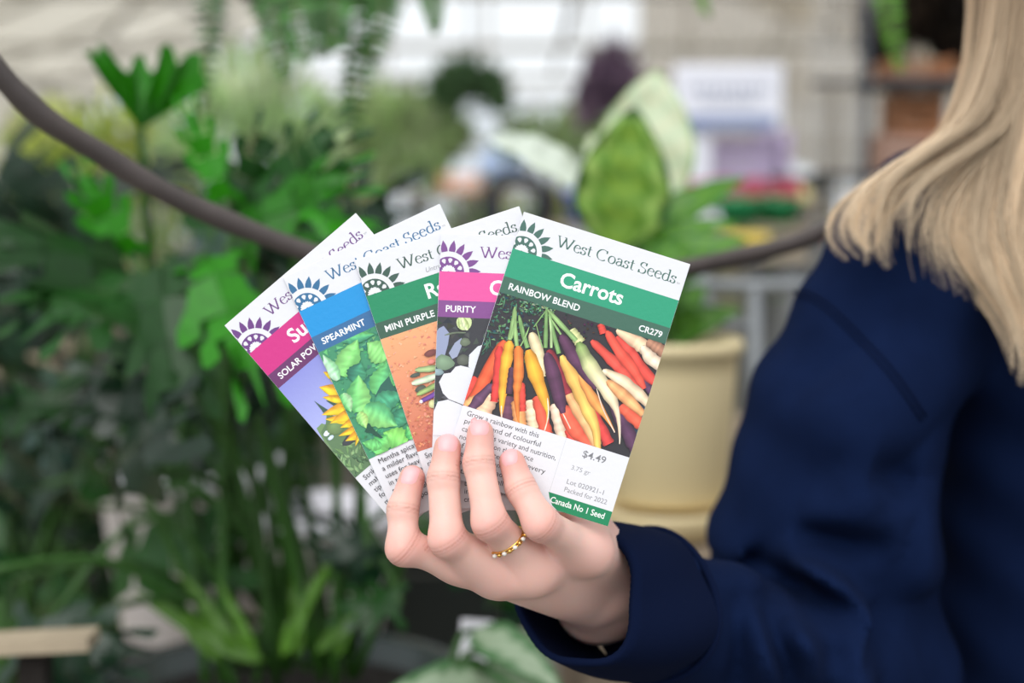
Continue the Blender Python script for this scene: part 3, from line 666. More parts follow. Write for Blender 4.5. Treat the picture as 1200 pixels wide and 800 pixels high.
for i in range(9):
    k = 1.5+i*2.3; c = toW(rp(k, .0014)); mb = MB()
    mb.lathe([(.0001, .0010), (.0010, .0005), (.0012, 0), (.0009, -.0007), (.0001, -.0011)], (0, 0, 0), 10)
    mb.v = [tuple(Vector(v)+c) for v in mb.v]; g = mb.build('gem' if i % 2 else 'bead', m_gem if i % 2 else m_gold, band if False else person)
    g.parent = band; g.location = -Vector((0, 0, 0))

# ---- sweatshirt
m_navy = mat('navy_fleece', (13, 26, 56), .95, spec=.06, noise=(40, .10), bump=(1800, .35, .0006), sheen=.0)
m_rib = mat('navy_ribbing', (10, 20, 46), .95, spec=.06, bump=(1500, .35, .0006), sheen=.0)
SH = Q(1092, 296, .92); M1 = Q(988, 500, .915); M2 = Q(962, 640, .92); EL = Q(1010, 810, .93); F1 = Q(900, 775, .84); F2_ = Q(762, 712, .752)
def fold(X, Y, Z, px, py, d, qx, qy, w, amp):
    """a soft fold ridge along a line between two points of the cloth"""
    a = Q(px, py, d); b = Q(qx, qy, d); ab = b-a; L = ab[:2]@ab[:2]
    t = ((X-a[0])*ab[0]+(Y-a[1])*ab[1])/L; tc = np.clip(t, 0, 1)
    dx = X-a[0]-tc*ab[0]; dy = Y-a[1]-tc*ab[1]
    return amp*1.15*np.clip(4*tc*(1-tc), 0, 1)**.8*np.exp(-(dx*dx+dy*dy)/(w*w*1.5))
def shirt_sdf(X, Y, Z):
    arm = smin(cone(X, Y, Z, SH, M1, .066, .0575), cone(X, Y, Z, M1, M2, .0575, .067), .03)
    arm = smin(arm, cone(X, Y, Z, M2, EL, .066, .060), .03)
    fore = smin(cone(X, Y, Z, EL, F1, .062, .052), cone(X, Y, Z, F1, F2_, .050, .037), .02)
    arm = smin(arm, fore, .008)
    T1 = Q(1340, 300, 1.0); T2 = Q(1330, 900, 1.02)
    tor = cone(X, Y, Z, T1, T2, .150, .155)
    tor = smin(tor, cone(X, Y, Z, Q(1128, 310, .95), Q(1290, 225, .99), .068, .08), .05)
    tor = smin(tor, cone(X, Y, Z, Q(1560, 290, 1.09), Q(1400, 215, 1.02), .07, .085), .05)
    tor = smin(tor, cone(X, Y, Z, Q(1560, 300, 1.09), Q(1640, 800, 1.12), .066, .055), .012)
    # opening for the neck is filled by the neck itself
    d = smin(arm, tor, .012)
    f = 0
    for a in [(905, 640, .86, 1010, 720, .010, .010), (900, 700, .82, 1000, 760, .010, .009), (935, 590, .86, 1050, 640, .014, .007), (960, 560, .87, 1060, 600, .012, .005),
              (860, 690, .80, 900, 800, .008, .006), (905, 705, .80, 950, 800, .008, .007), (960, 740, .84, 1000, 810, .010, .008), (990, 420, .86, 1075, 520, .02, .006), (950, 450, .86, 1040, 580, .018, .006), (1070, 560, .87, 1078, 700, .014, .006)]:
        f = f + fold(X, Y, Z, *a)
    for a in [(925, 620, .86, 1040, 640, .008, -.009), (890, 668, .82, 1005, 722, .008, -.012), (925, 690, .82, 985, 780, .007, -.007), (850, 675, .80, 850, 800, .006, -.004), (875, 680, .80, 915, 790, .006, -.005), (1000, 545, .87, 1070, 560, .010, -.005)]:
        f = f + fold(X, Y, Z, *a)
    f = f + .0016*np.sin(X*70+Y*45)*np.sin(Y*60-X*22+Z*30)
    return d-2.3*f
mask_lo = np.array([.045, -.44, -1.34]); mask_hi = np.array([.80, .16, -.70])
def shirt_cut(X, Y, Z):
    d = shirt_sdf(X, Y, Z); pl = (X-F2_[0])*(-AX[0])+(Y-F2_[1])*(-AX[1])+(Z-F2_[2])*(-AX[2])
    near = ((X-F2_[0])**2+(Y-F2_[1])**2+(Z-F2_[2])**2 < .07**2)
    return np.where(near, np.maximum(d, pl-.006), d)
Vs, Fs = surf_nets(shirt_cut, mask_lo, mask_hi, .0042)
shirt = link(np_mesh('sweatshirt', world(Vs)-PL, Fs, m_navy), 'sweatshirt', person)
# armhole seam
def project(px, py, d0=.80):
    out = Q(px, py, d0); dr = Q(px, py, 1.0); dr = dr/np.linalg.norm(dr)
    for _ in range(80):
        s = float(shirt_sdf(np.array([out[0]]), np.array([out[1]]), np.array([out[2]]))[0])
        if s < .0003: break
        out = out+dr*min(s, .02)*.6
        if out[2] < -1.1: return Q(px, py, .87)
    return out
for off in (0, 5):
    pts = spline([(930+off, 342-off), (962+off, 358-off), (1005+off, 398-off), (1045+off, 442-off), (1080+off, 492-off)], 22)
    mb = MB(); mb.tube([toW(project(*p)+np.array([0, 0, .0004])) for p in pts], .0009, 6); mb.build('armhole_seam', m_rib, person)
# cuff: an open ribbed tube around the wrist
ca = F2_; c1 = H(676, 697, -38)
axc = c1-ca; Lc = np.linalg.norm(axc); axc /= Lc
b1 = np.cross(axc, [0, 0, 1]); b1 /= np.linalg.norm(b1); b2 = np.cross(axc, b1)
mb = MB(); n, m = 14, 120; vs = []; fs = []
for layer in (0, 1):
    for i in range(n):
        t = i/(n-1); base_r = .0385*(1-t)+.0345*t+.003*math.sin(math.pi*t)
        if layer: base_r -= .0032+.001*(t < .1)
        for k in range(m):
            a = 2*math.pi*k/m
            r = base_r+.00012*math.cos(60*a)+.0018*math.sin(3*a+1.5*t)+.0012*math.sin(5*a+2+3*t)
            c = ca*(1-t)+c1*t
            vs.append(toW(c+(b1*math.cos(a)*1.0+b2*math.sin(a)*1.04)*r))
for l in (0, 1):
    for i in range(n-1):
        for k in range(m):
            q = (l*n*m+i*m+k, l*n*m+i*m+(k+1) % m, l*n*m+(i+1)*m+(k+1) % m, l*n*m+(i+1)*m+k); fs.append(q if not l else q[::-1])
for k in range(m): fs.append(((n-1)*m+k, (n-1)*m+(k+1) % m, n*m+(n-1)*m+(k+1) % m, n*m+(n-1)*m+k))
mb.add(vs, fs); cuff = mb.build('cuff', m_rib, person)
mb = MB(); mb.tube([toW(ca+(axc*.002)+(b1*math.cos(2*math.pi*k/60)+b2*math.sin(2*math.pi*k/60)*1.04)*(.0395+.0016*math.sin(6*math.pi*k/60+.3))) for k in range(61)], .0022, 8, cap=False)
mb.build('cuff_seam', m_rib, person)

# ---- hair
m_hair = mat('blonde_hair', attr=True, rough=.38, spec=.45)
def strands(name, guides, n, spread, rad, parent, seg=20):
    V = []; Fc = []; C = []
    G = [np.array(spline([Q(*g) for g in gd], seg)) for gd, _ in guides]; wt = np.array([w for _, w in guides], float); wt /= wt.sum()
    cnum = 0
    for i in range(n):
        g = RNG.choice(len(G), p=wt); other = min(max(g+RNG.integers(-1, 2), 0), len(G)-1); mixv = RNG.random()*.55
        pts = G[g]*(1-mixv)+G[other]*mixv
        # strands gather in locks: shared offset per lock plus small own offset
        lock = RNG.integers(0, 9); lr = np.random.default_rng(int(g*100+lock)); lo = lr.normal(size=3)*spread*1.15*np.array([1, .6, 1.0]); own = RNG.normal(size=3)*spread*.24
        tt = np.linspace(0, 1, seg)[:, None]
        ph = lr.random()*6; fr = 5+lr.random()*4
        pts = pts+(lo*(1-.25*tt))+own*(1.0-.45*tt+.5*(RNG.random() < .12)*tt)+np.stack([np.sin(tt[:, 0]*fr+ph), .3*np.cos(tt[:, 0]*fr+ph), np.cos(tt[:, 0]*fr*.8+ph)], 1)*spread*.45*tt
        end = RNG.uniform(.82, 1.0); m = max(6, int(seg*end)); pts = pts[:m]
        d = np.gradient(pts, axis=0); d /= np.linalg.norm(d, axis=1)[:, None]
        s1 = np.cross(d, np.array([.1, .1, 1.0])); s1 /= np.linalg.norm(s1, axis=1)[:, None]; s2 = np.cross(d, s1)
        r = rad*(1-np.linspace(0, 1, m)**3*.8)[:, None]
        base = len(V)*0+cnum
        ring = np.stack([pts+s1*r, pts-s1*r*.5+s2*r*.87, pts-s1*r*.5-s2*r*.87], 1).reshape(-1, 3)
        V.append(ring); a = np.arange(m-1)[:, None]*3+cnum
        for k in range(3): Fc.append(np.concatenate([a+k, a+(k+1) % 3, a+3+(k+1) % 3, a+3+k], 1))
        cnum += 3*m
        tone = lr.random()*.65+RNG.random()*.35  # random lock tone; highlights and shade of the hair are mixed into it
        root = np.array(lin((140, 108, 78)))*(.6+.9*tone); tip = np.array(lin((250, 224, 190)))*(.5+.8*tone)
        w = np.clip(np.linspace(.15, 1.2, m), 0, 1)[:, None]; C.append(np.repeat(root*(1-w)+tip*w, 3, axis=0))
    me = np_mesh(name, world(np.concatenate(V))-PL, np.concatenate(Fc), m_hair, np.concatenate(C)); o = link(me, name, parent); return o
guides = [
 ([(1234, -200, .88), (1174, -90, .87), (1164, 10, .865), (1152, 80, .86), (1122, 150, .85), (1055, 195, .84), (1008, 235, .835), (998, 275, .835), (1022, 305, .835)], 1.2),
 ([(1239, -200, .88), (1184, -90, .87), (1172, 10, .865), (1162, 85, .86), (1136, 150, .85), (1080, 190, .84), (1035, 222, .835), (1020, 262, .832), (1024, 312, .832)], 1.1),
 ([(1244, -205, .88), (1196, -90, .87), (1182, 10, .865), (1174, 90, .86), (1154, 150, .855), (1102, 185, .85), (1052, 215, .84), (1030, 250, .838), (1030, 300, .838)], .8),
 ([(1249, -210, .88), (1204, -90, .87), (1184, 20, .865), (1170, 110, .86), (1144, 190, .85), (1128, 250, .845), (1140, 300, .845), (1168, 345, .845), (1190, 385, .845)], 1.2),
 ([(1256, -210, .88), (1214, -90, .87), (1196, 20, .86), (1184, 120, .855), (1160, 200, .85), (1150, 270, .845), (1168, 330, .84), (1190, 380, .84), (1200, 440, .84)], 1.3),
 ([(1264, -212, .88), (1224, -90, .865), (1210, 20, .86), (1200, 120, .85), (1182, 200, .845), (1172, 270, .84), (1186, 335, .84), (1204, 390, .84), (1206, 450, .84)], 1.2),
 ([(1274, -212, .88), (1238, -90, .865), (1228, 20, .86), (1220, 120, .85), (1202, 200, .845), (1196, 280, .84), (1208, 350, .84), (1216, 410, .84), (1214, 465, .84)], 1.0),
 ([(1286, -212, .88), (1256, -90, .865), (1249, 20, .86), (1242, 130, .85), (1216, 230, .845), (1222, 320, .84), (1232, 400, .84), (1236, 470, .84)], .8),
 ([(1314, -215, .90), (1354, -120, .83), (1369, 0, .83), (1374, 140, .85), (1345, 260, .86), (1335, 360, .86)], .7),
 ([(1314, -215, .93), (1414, -120, .97), (1424, 20, .98), (1419, 160, .98), (1380, 300, .98)], .7),
]
strands('hair', guides, 3400, .0062, .00026, person, 22)
# scalp cap of hair behind the strands
mb = MB(); cc = toW(HC+np.array([0, .03, -.03])); 
prof = [(.0001, .118), (.05, .108), (.082, .085), (.100, .05), (.104, .0), (.09, -.03), (.0001, -.035)]
mb.lathe(prof, (cc.x+.01, cc.y+.02, cc.z), 40, (166, 136, 100)); mb.build('hair_mass', mat('hair_mass', attr=True, rough=.6, bump=(90, .6, .004)), person)

# ---- below the frame: trousers and shoes, down to the floor
hip = P(1335, 640, 1.0); hip.z = .88; m_jean = mat('dark_trousers', (20, 24, 34), .9, spec=.1); m_shoe = mat('black_shoe', (24, 24, 26), .5)
def leg_sdf(X, Y, Z):
    d = cone(X, Y, Z, (hip.x-.06, hip.y+.03, .84), (hip.x+.06, hip.y+.03, .84), .125, .125)
    for s in (-1, 1): d = smin(d, smin(cone(X, Y, Z, (hip.x+s*.085, hip.y, .86), (hip.x+s*.10, hip.y-.01, .48), .088, .060), cone(X, Y, Z, (hip.x+s*.10, hip.y-.01, .48), (hip.x+s*.11, hip.y+.01, .10), .060, .048), .02), .03)
    return d
Vl, Fl = surf_nets(leg_sdf, np.array([hip.x-.24, hip.y-.17, .03]), np.array([hip.x+.24, hip.y+.17, 1.13]), .011)
link(np_mesh('trousers', Vl-PL, Fl, m_jean), 'trousers', person)
for s in (-1, 1):
    def shoe_sdf(X, Y, Z):
        d = cone(X, Y, Z, (hip.x+s*.11, hip.y+.04, .045), (hip.x+s*.12, hip.y-.15, .035), .045, .035)
        return np.maximum(smin(d, cone(X, Y, Z, (hip.x+s*.11, hip.y+.01, .05), (hip.x+s*.11, hip.y+.01, .10), .045, .045), .02), .002-Z)
    Vl, Fl = surf_nets(shoe_sdf, np.array([hip.x+s*.11-.09, hip.y-.22, -.02]), np.array([hip.x+s*.11+.09, hip.y+.12, .17]), .008)
    link(np_mesh('shoe', Vl-PL, Fl, m_shoe), 'shoe', person)
# ---------------------------------------------------------------- hoop
m_hoop = mat('dark_rattan', (78, 70, 68), .55, noise=(30, .2), bump=(120, .4, .001))
hp = [(-60, 15, .80), (0, 87, .82), (49, 136, .84), (112, 176, .87), (187, 222, .90), (262, 257, .93), (356, 294, .96), (460, 325, .99), (580, 340, 1.01), (700, 334, 1.03), (810, 313, 1.06), (874, 299, 1.08), (926, 286, 1.09), (967, 269, 1.10), (1040, 225, 1.12), (1120, 160, 1.14)]
mb = MB(); pts = spline([P(*p) for p in hp], 70)
mb.tube([Vector(p) for p in pts], [.0072+.0004*math.sin(i*.9) for i in range(70)], 14)
tag(mb.build('rattan_hoop', m_hoop), 'curved dark brown rattan hoop sweeping behind the seed packets', 'hoop')

# ---------------------------------------------------------------- leaves
def green(name, c, rough=.42, tl=.22, var=.35): return mat(name, c, rough, spec=.42, var=var, transl=tl, noise=(14, .18))
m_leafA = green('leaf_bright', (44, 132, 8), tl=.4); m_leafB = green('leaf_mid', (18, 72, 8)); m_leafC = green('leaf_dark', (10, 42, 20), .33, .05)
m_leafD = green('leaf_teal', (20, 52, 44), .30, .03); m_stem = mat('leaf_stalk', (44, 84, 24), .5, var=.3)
def lobed(name, m, L=1, W=.45, nl=6, depth=.35, droop=.25, seed=0):
    r = random.Random(seed); mb = MB(); vs = []; fs = []
    mid = [(.0+1.0*k/(2*nl), 0) for k in range(2*nl+1)]
    def z(x, y): return -droop*x*x-.28*abs(y)**1.4+.05*math.sin(9*x)
    def prof(q): return W*(math.sin(math.pi*min(1, .18+.8*q))**.7)
    for sgn in (1, -1):
        for k in range(nl):
            x0, x1 = mid[2*k][0], mid[2*k+2][0]; w = prof((k+.5)/nl)*(1+r.uniform(-.12, .12)); sn = .06+depth*w*.75
            fwd = .12+.22*(k/nl) - (.30 if k == 0 else 0)
            b_ = .72/nl; xc = (x0+x1)/2
            t = (xc+fwd+.1/nl, w); e1 = (xc-b_*.66+fwd*.55, w*.62); e2 = (xc+b_*.66+fwd*.62, w*.58)
            g1 = (xc-b_*.42+fwd*.9, w*.92); g2 = (xc+b_*.40+fwd*.95, w*.88)
            p = [(x0, 0), (x0+.015, sn), e1, g1, t, g2, e2, (x1-.015, sn), (x1, 0)]; n = len(vs)
            wav = r.uniform(-.03, .03)
            vs += [(a, sgn*b, z(a, b)+wav*(b > sn)) for a, b in p]
            q = [(0, 1, 7, 8), (1, 2, 6, 7), (2, 3, 5, 6), (3, 4, 5)]
            fs += [tuple(n+i for i in (f if sgn < 0 else f[::-1])) for f in q]
    n = len(vs); vs += [(.9, .05, z(.9, .05)), (1.22, 0, z(1.22, 0)), (.9, -.05, z(.9, .05))]; fs += [(n, n+2, n+1)]
    mb.add([(a*L, b*L, c*L) for a, b, c in vs], fs)
    mb.tube([(x*L, 0, (z(x, 0)+.006)*L) for x in (0, .25, .5, .75, 1.0)], [.012*L, .010*L, .008*L, .006*L, .003*L], 5)
    return mb.mesh(name, m)
def ovate(name, m, W=.3, droop=.3, colf=None, fold=.12, n=14, mm=9, tipx=.62):
    vs = []; cs_ = []
    for i in range(n):
        q = i/(n-1); w = W*(math.sin(math.pi*q**tipx)**.8 if 0 < q < 1 else .0)
        for j in range(mm):
            u = j/(mm-1)*2-1; y = u*w; vs.append((q, y, -droop*q*q+fold*abs(y)+.012*math.sin(q*22+abs(u)*3)))
            cs_.append(colf(q, u) if colf else (60, 130, 50))
    fs = [(i*mm+j, (i+1)*mm+j, (i+1)*mm+j+1, i*mm+j+1) for i in range(n-1) for j in range(mm-1)]
    mb = MB(); mb.add(vs, fs, cs_); return mb.mesh(name, m)
def place(me, name, parent, B, D, N, s, sx=1):
    """leaf with its base at B, growing along D, face along N (world)"""
    D = Vector(D).normalized(); N = Vector(N); Y = N.cross(D).normalized(); Z = D.cross(Y)
    o = link(me, name, parent); M = Matrix.Identity(4)
    M.col[0] = (*(D*s), 0); M.col[1] = (*(Y*s*sx), 0); M.col[2] = (*(Z*s), 0); M.col[3] = (*(Vector(B)-parent.matrix_basis.translation), 1)
    o.matrix_basis = M; return o
def stalk(parent, A, B, r, bend=.06, name='leaf_stalk', m=None):
    A = Vector(A)+Vector((random.uniform(-.07, .07), random.uniform(-.05, .05), 0))*(r < .0045 and r > .0032); B = Vector(B); mid = (A+B)/2+Vector((0, 0, bend)); mb = MB()
    mb.tube([Vector(p) for p in spline([A, mid, B], 9)], [r*(1.25-.5*i/8) for i in range(9)], 6); return mb.build(name, m or m_stem, parent)

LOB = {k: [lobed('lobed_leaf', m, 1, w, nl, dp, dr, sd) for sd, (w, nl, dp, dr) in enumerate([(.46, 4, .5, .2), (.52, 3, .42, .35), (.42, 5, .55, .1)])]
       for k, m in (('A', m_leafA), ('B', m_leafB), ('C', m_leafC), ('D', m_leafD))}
# big split-leaf plant in the dark pot: nearest
m_pot_d = mat('dark_glazed_pot', (22, 44, 42), .25, spec=.6, noise=(9, .2)); m_soil = mat('potting_soil', (26, 20, 16), .95, bump=(60, .8, .01))
potc = P(330, 808, 1.28); potR = .185
pl = empty('split_leaf_plant', (potc.x, potc.y, potc.z-.32), 'large split-leaf plant with deeply lobed dark leaves, nearest on the left', 'plant')
crown = Vector((potc.x, potc.y, potc.z+.02))
pot = empty('plant_pot', pl.location, 'dark teal glazed round pot under the large split-leaf plant', 'pot')
mb = MB(); mb.lathe([(.0001, .0), (.13, .0), (.14, .02), (.165, .27), (.185, .29), (.190, .305), (.185, .32), (.165, .318), (.158, .29), (.0001, .285)], pot.location, 56); mb.build('pot_wall', m_pot_d, pot)
mb = MB(); mb.lathe([(.0001, .30), (.1, .302), (.16, .296)], pot.location, 40); mb.build('soil', m_soil, pot)
def leaf_to(plant, kind, v, tip_px, base_px, d_tip, d_base, crown, nrm=None, sx=1, r=.004, st=True, bend=.08):
    """a leaf whose base and tip stand at two measured places, with a stalk back to the crown"""
    B = P(*base_px, d_base); Tp = P(*tip_px, d_tip); D = Tp-B; L = D.length/1.15
    N = Vector(nrm) if nrm else Vector((random.uniform(-.4, .4), random.uniform(-1.1, -.4), random.uniform(.3, .9)))
    place(LOB[kind][v], 'lobed_leaf', plant, B, D, N, L, sx)
    if st: stalk(plant, crown, B, r, bend)
# individually measured leaves
F_ = (0, -1, .15)
fan = [(141, 119), (120, 95), (99, 60), (108, 58), (113, 66), (117, 49), (128, 60), (140, 76), (150, 85), (157, 68), (168, 64), (176, 84), (181, 82), (188, 56), (197, 50), (204, 60), (208, 76), (216, 66), (226, 60), (236, 64), (236, 82), (243, 98), (240, 104), (225, 110), (195, 128)]
mb = MB(); fv = [P(165, 152, 1.22)]+[P(x, y, 1.22-.04*abs(x-170)/70+.02*math.sin(x*.12)) for x, y in fan]+[P(165+(x-165)*.5, 152+(y-152)*.5, 1.20-.012*math.sin(x*.15)) for x, y in fan]; nf = len(fan)
mb.add(fv, [(0, nf+i+2, nf+i+1) for i in range(nf-1)]+[(nf+i+1, nf+i+2, i+2, i+1) for i in range(nf-1)]); mb.build('fan_leaf', m_leafA, pl); stalk(pl, P(190, 560, 1.35), P(165, 152, 1.22), .005, .03)
leaf_to(pl, 'A', 0, (215, 120), (262, 235), 1.15, 1.18, crown, (0, -1, .3), .55)
leaf_to(pl, 'B', 2, (395, 135), (290, 262), 1.15, 1.2, crown, (-.4, -1, .5), .95)
leaf_to(pl, 'A', 0, (400, 190), (285, 275), 1.12, 1.18, crown, (.1, -1, .6), .8)
leaf_to(pl, 'B', 0, (325, 150), (270, 265), 1.2, 1.22, crown, (.5, -1, .2), .8)
leaf_to(pl, 'A', 2, (450, 262), (350, 250), 1.12, 1.15, crown, (0, -.7, 1), .6)
leaf_to(pl, 'B', 1, (10, 250), (150, 320), 1.1, 1.2, crown, (.2, -1, .8), .9)
leaf_to(pl, 'A', 0, (95, 195), (150, 300), 1.18, 1.22, crown, (.2, -1, .4), .7)
leaf_to(pl, 'B', 2, (40, 360), (190, 330), 1.05, 1.2, crown, (0, -1, .9), 1)
leaf_to(pl, 'A', 0, (300, 420), (240, 300), 1.0, 1.1, crown, (.3, -1, .3), .7)
leaf_to(pl, 'B', 1, (180, 440), (190, 310), 1.02, 1.1, crown, (-.2, -1, .3), .9)
R2 = random.Random(21)
def fill(pl, crown, n, xr, yr, dr, kinds, sc=(90, 170)):
    for i in range(n):
        x = R2.uniform(*xr); y = R2.uniform(*yr); d = R2.uniform(*dr); a = R2.uniform(-2.6, 2.6)-math.pi/2; L = R2.uniform(*sc)
        k = R2.choice(kinds); tx, ty = x+L*math.cos(a), y+L*math.sin(a)*-.7*(-1 if R2.random() < .6 else 1)
        leaf_to(pl, k, R2.randrange(3), (tx, ty), (x, y), d*R2.uniform(.9, 1.05), d, crown, (R2.uniform(-.6, .6), -1, R2.uniform(-.1, 1.1)), R2.uniform(.7, 1.1), .0035, bend=R2.uniform(.02, .12))
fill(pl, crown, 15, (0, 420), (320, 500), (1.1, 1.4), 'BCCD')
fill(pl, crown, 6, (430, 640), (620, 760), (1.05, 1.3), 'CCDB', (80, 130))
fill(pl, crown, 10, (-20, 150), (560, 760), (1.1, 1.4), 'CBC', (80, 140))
p2c = P(70, 800, 1.75)
pl2 = empty('split_leaf_plant', (p2c.x, p2c.y, p2c.z), 'second split-leaf plant massed at the left edge behind the large one', 'plant')
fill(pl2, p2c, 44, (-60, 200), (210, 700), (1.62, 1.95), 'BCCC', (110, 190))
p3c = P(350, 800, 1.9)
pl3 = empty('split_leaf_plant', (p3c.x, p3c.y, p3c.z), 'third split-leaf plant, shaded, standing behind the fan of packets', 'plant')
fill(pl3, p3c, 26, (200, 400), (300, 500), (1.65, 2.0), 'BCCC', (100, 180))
# blades rising at the bottom
m_blade = green('leaf_blade', (84, 132, 34), .4, .25, .25); BL = ovate('blade_leaf', m_blade, .06, .5, None, .3)
pb = empty('strap_leaf_plant', crown, 'tuft of light green strap leaves rising from the dark pot', 'plant')
for b, t in [((300, 770), (262, 690)), ((260, 775), (190, 716)), ((350, 770), (345, 665)), ((395, 770), (420, 672)), ((285, 775), (215, 668)), ((330, 770), (372, 650)), ((370, 765), (450, 680)), ((310, 775), (150, 700))]:
    B = P(*b, 1.22); D = P(*t, 1.2)-B; place(BL, 'blade_leaf', pb, B, D, (R2.uniform(-.3, .3), -1, .4), D.length, 1.2)
# pale things seen through the leaves
m_white = mat('white_plastic', (240, 238, 246), .5)
def tub(name, c, r0, r1, h, m, label, cat, group=None, sq=False, rim=.006):
    o = empty(name, c, label, cat, group); mb = MB()
    mb.lathe([(.0001, 0), (r0, 0), (r1, h-.02), (r1+rim, h-.02), (r1+rim, h), (r1-.004, h), (r1-.008, h-.03), (.0001, h-.035)], c, 36); mb.build('pot_wall', m, o)
    mb = MB(); mb.lathe([(.0001, h-.025), (r1*.6, h-.02), (r1-.007, h-.03)], c, 24); mb.build('soil', m_soil, o); return o
c = P(225, 735, 1.6); tub('plant_pot', (c.x, c.y, c.z), .075, .098, .19, m_white, 'white plastic pot glimpsed between dark leaves, left of its twin', 'pot')
c = P(385, 735, 1.6); tub('plant_pot', (c.x, c.y, c.z), .06, .08, .14, m_white, 'white plastic pot seen behind strap leaves beneath the packets', 'pot')
ct = P(230, 800, 2.2); tr = empty('shade_backing_box', (ct.x, ct.y, ct.z-.12), 'added dark box that deepens the shade behind the white pots at the lower left', 'backing box')
m_tr = mat('shade_backing', (22, 30, 28), .6)  # dark box added as backing for the shade under the leaves
for dy in (-.1, .1): mb = MB(); mb.box((ct.x, ct.y+dy, ct.z+.05), (.95, .015, .30)); mb.build('side_panel', m_tr, tr, False)
for dx in (-.47, .47): mb = MB(); mb.box((ct.x+dx, ct.y, ct.z+.05), (.015, .2, .30)); mb.build('end_panel', m_tr, tr, False)
mb = MB(); mb.box((ct.x, ct.y, ct.z+.14), (.93, .19, .03)); mb.build('soil', m_soil, tr, False)
# low bench carrying the left plants, made of planks
m_wood = mat('weathered_wood', (176, 160, 136), .75, noise=(18, .2), var=.15)
bz = P(330, 800, 1.28).z-.325
b = empty('plank_bench', (-.76, 1.7, bz-.04), 'weathered plank bench under the plants on the left', 'bench')
PM = MB(); PM.box((0, 0, 0), (1.5, .115, .03)); PMm = PM.mesh('plank', m_wood, False)
for i in range(9): o = link(PMm, 'plank', b); o.location = (0, -.62+i*.135, .02)
for sx in (-.68, .68):
    for sy in (-.58, .42):
        mb = MB(); mb.box((sx-.76, sy+1.7, (bz-.04)/2), (.07, .07, bz-.045)); mb.build('leg', m_wood, b, False)
c = P(35, 752, 1.05); mb = MB(); mb.box(c, (.095, .03, .010), Matrix.Rotation(-.05, 3, 'Y')); tag(mb.build('wooden_board', m_wood, smooth=False), 'pale board end poking out at the lower left among dark leaves', 'board')
mb = MB(); mb.box((c.x, c.y+.01, (c.z-.01)/2), (.02, .02, c.z-.016)); tag(mb.build('wooden_stake', m_soil, smooth=False), 'wooden stake holding up the pale board at lower left', 'stake')
c = P(545, 790, 1.15); mb = MB(); mb.box((c.x, c.y, c.z-.12), (.026, .006, .33), Matrix.Rotation(.06, 3, 'Y')); tag(mb.build('plant_label', m_white, smooth=False), 'blank white plastic plant label standing below the hand', 'label')
m_var = mat('variegated_leaf', attr=True, rough=.4, transl=.15)
def varc(q, u): return (150, 168, 140) if abs(u) < .55+.2*math.sin(q*31) and 0 < q else (70, 112, 66)
VL = ovate('variegated_leaf', m_var, .2, .35, varc)
pv = empty('variegated_plant', P(520, 820, 1.1), 'low plant with cream-edged green leaves just left of the cuff', 'plant')
for b_, t_ in [((555, 738), (650, 775)), ((590, 800), (480, 780)), ((575, 770), (640, 800))]:
    B = P(*b_, 1.12); D = P(*t_, 1.05)-B; place(VL, 'variegated_leaf', pv, B, D, (.1, -.8, 1), D.length)
    stalk(pv, pv.location, B, .003, .02)

# ---------------------------------------------------------------- hanging ferns
m_fern = mat('fern_green', attr=True, rough=.5, transl=.3)
def frond(parent, pts, w, col, n=38):
    mb = MB(); sp = spline([P(*p) for p in pts], n)
    for i in range(n-1):
        a = Vector(sp[i]); t = (Vector(sp[i+1])-a).normalized(); s = t.cross(Vector((0, 1, .2))).normalized(); q = i/(n-1)
        ww = w*math.sin(math.pi*min(1, .12+.88*q))**.6; up = s.cross(t)
        for sg in (-1, 1):
            tip = a+s*sg*ww+t*ww*.15+up*random.uniform(-.25, .25)*ww; h = t*(ww*.09+.0012); m_ = (a+tip)/2+up*ww*.1
            u_ = random.uniform(.75, 1.25); c = tuple(min(255, k*u_) for k in col); mb.add([a-h*.5, m_-h, tip, m_+h, a+h*.5], [(0, 1, 3, 4), (1, 2, 3)], c)
    mb.tube([Vector(p) for p in sp], [.0014]*n, 5, (96, 110, 60)); return mb.build('frond', m_fern, parent)
def basket(loc, label):
    o = empty('hanging_fern', loc, label, 'hanging fern'); mb = MB(); c = Vector(loc)
    mb.lathe([(.0001, -.16), (.08, -.15), (.13, -.02), (.135, 0), (.12, 0), (.0001, -.02)], c, 28); mb.build('hanging_pot', mat('hanging_pot', (60, 54, 46), .7), o)
    for k in range(3):
        a = k*2.1; mb = MB(); mb.tube([c+Vector((.13*math.cos(a), .13*math.sin(a), 0)), c+Vector((0, 0, .45))], .002, 5); mb.build('wire', m_frame, o)
    mb = MB(); mb.tube([c+Vector((0, 0, .45)), c+Vector((0, 0, 1.6))], .002, 5); mb.build('hanger', m_frame, o); return o
f1 = basket(P(370, -170, 1.5), 'hanging fern above the packets with long drooping fronds, left of the bright end wall')
GF = (56, 110, 36)
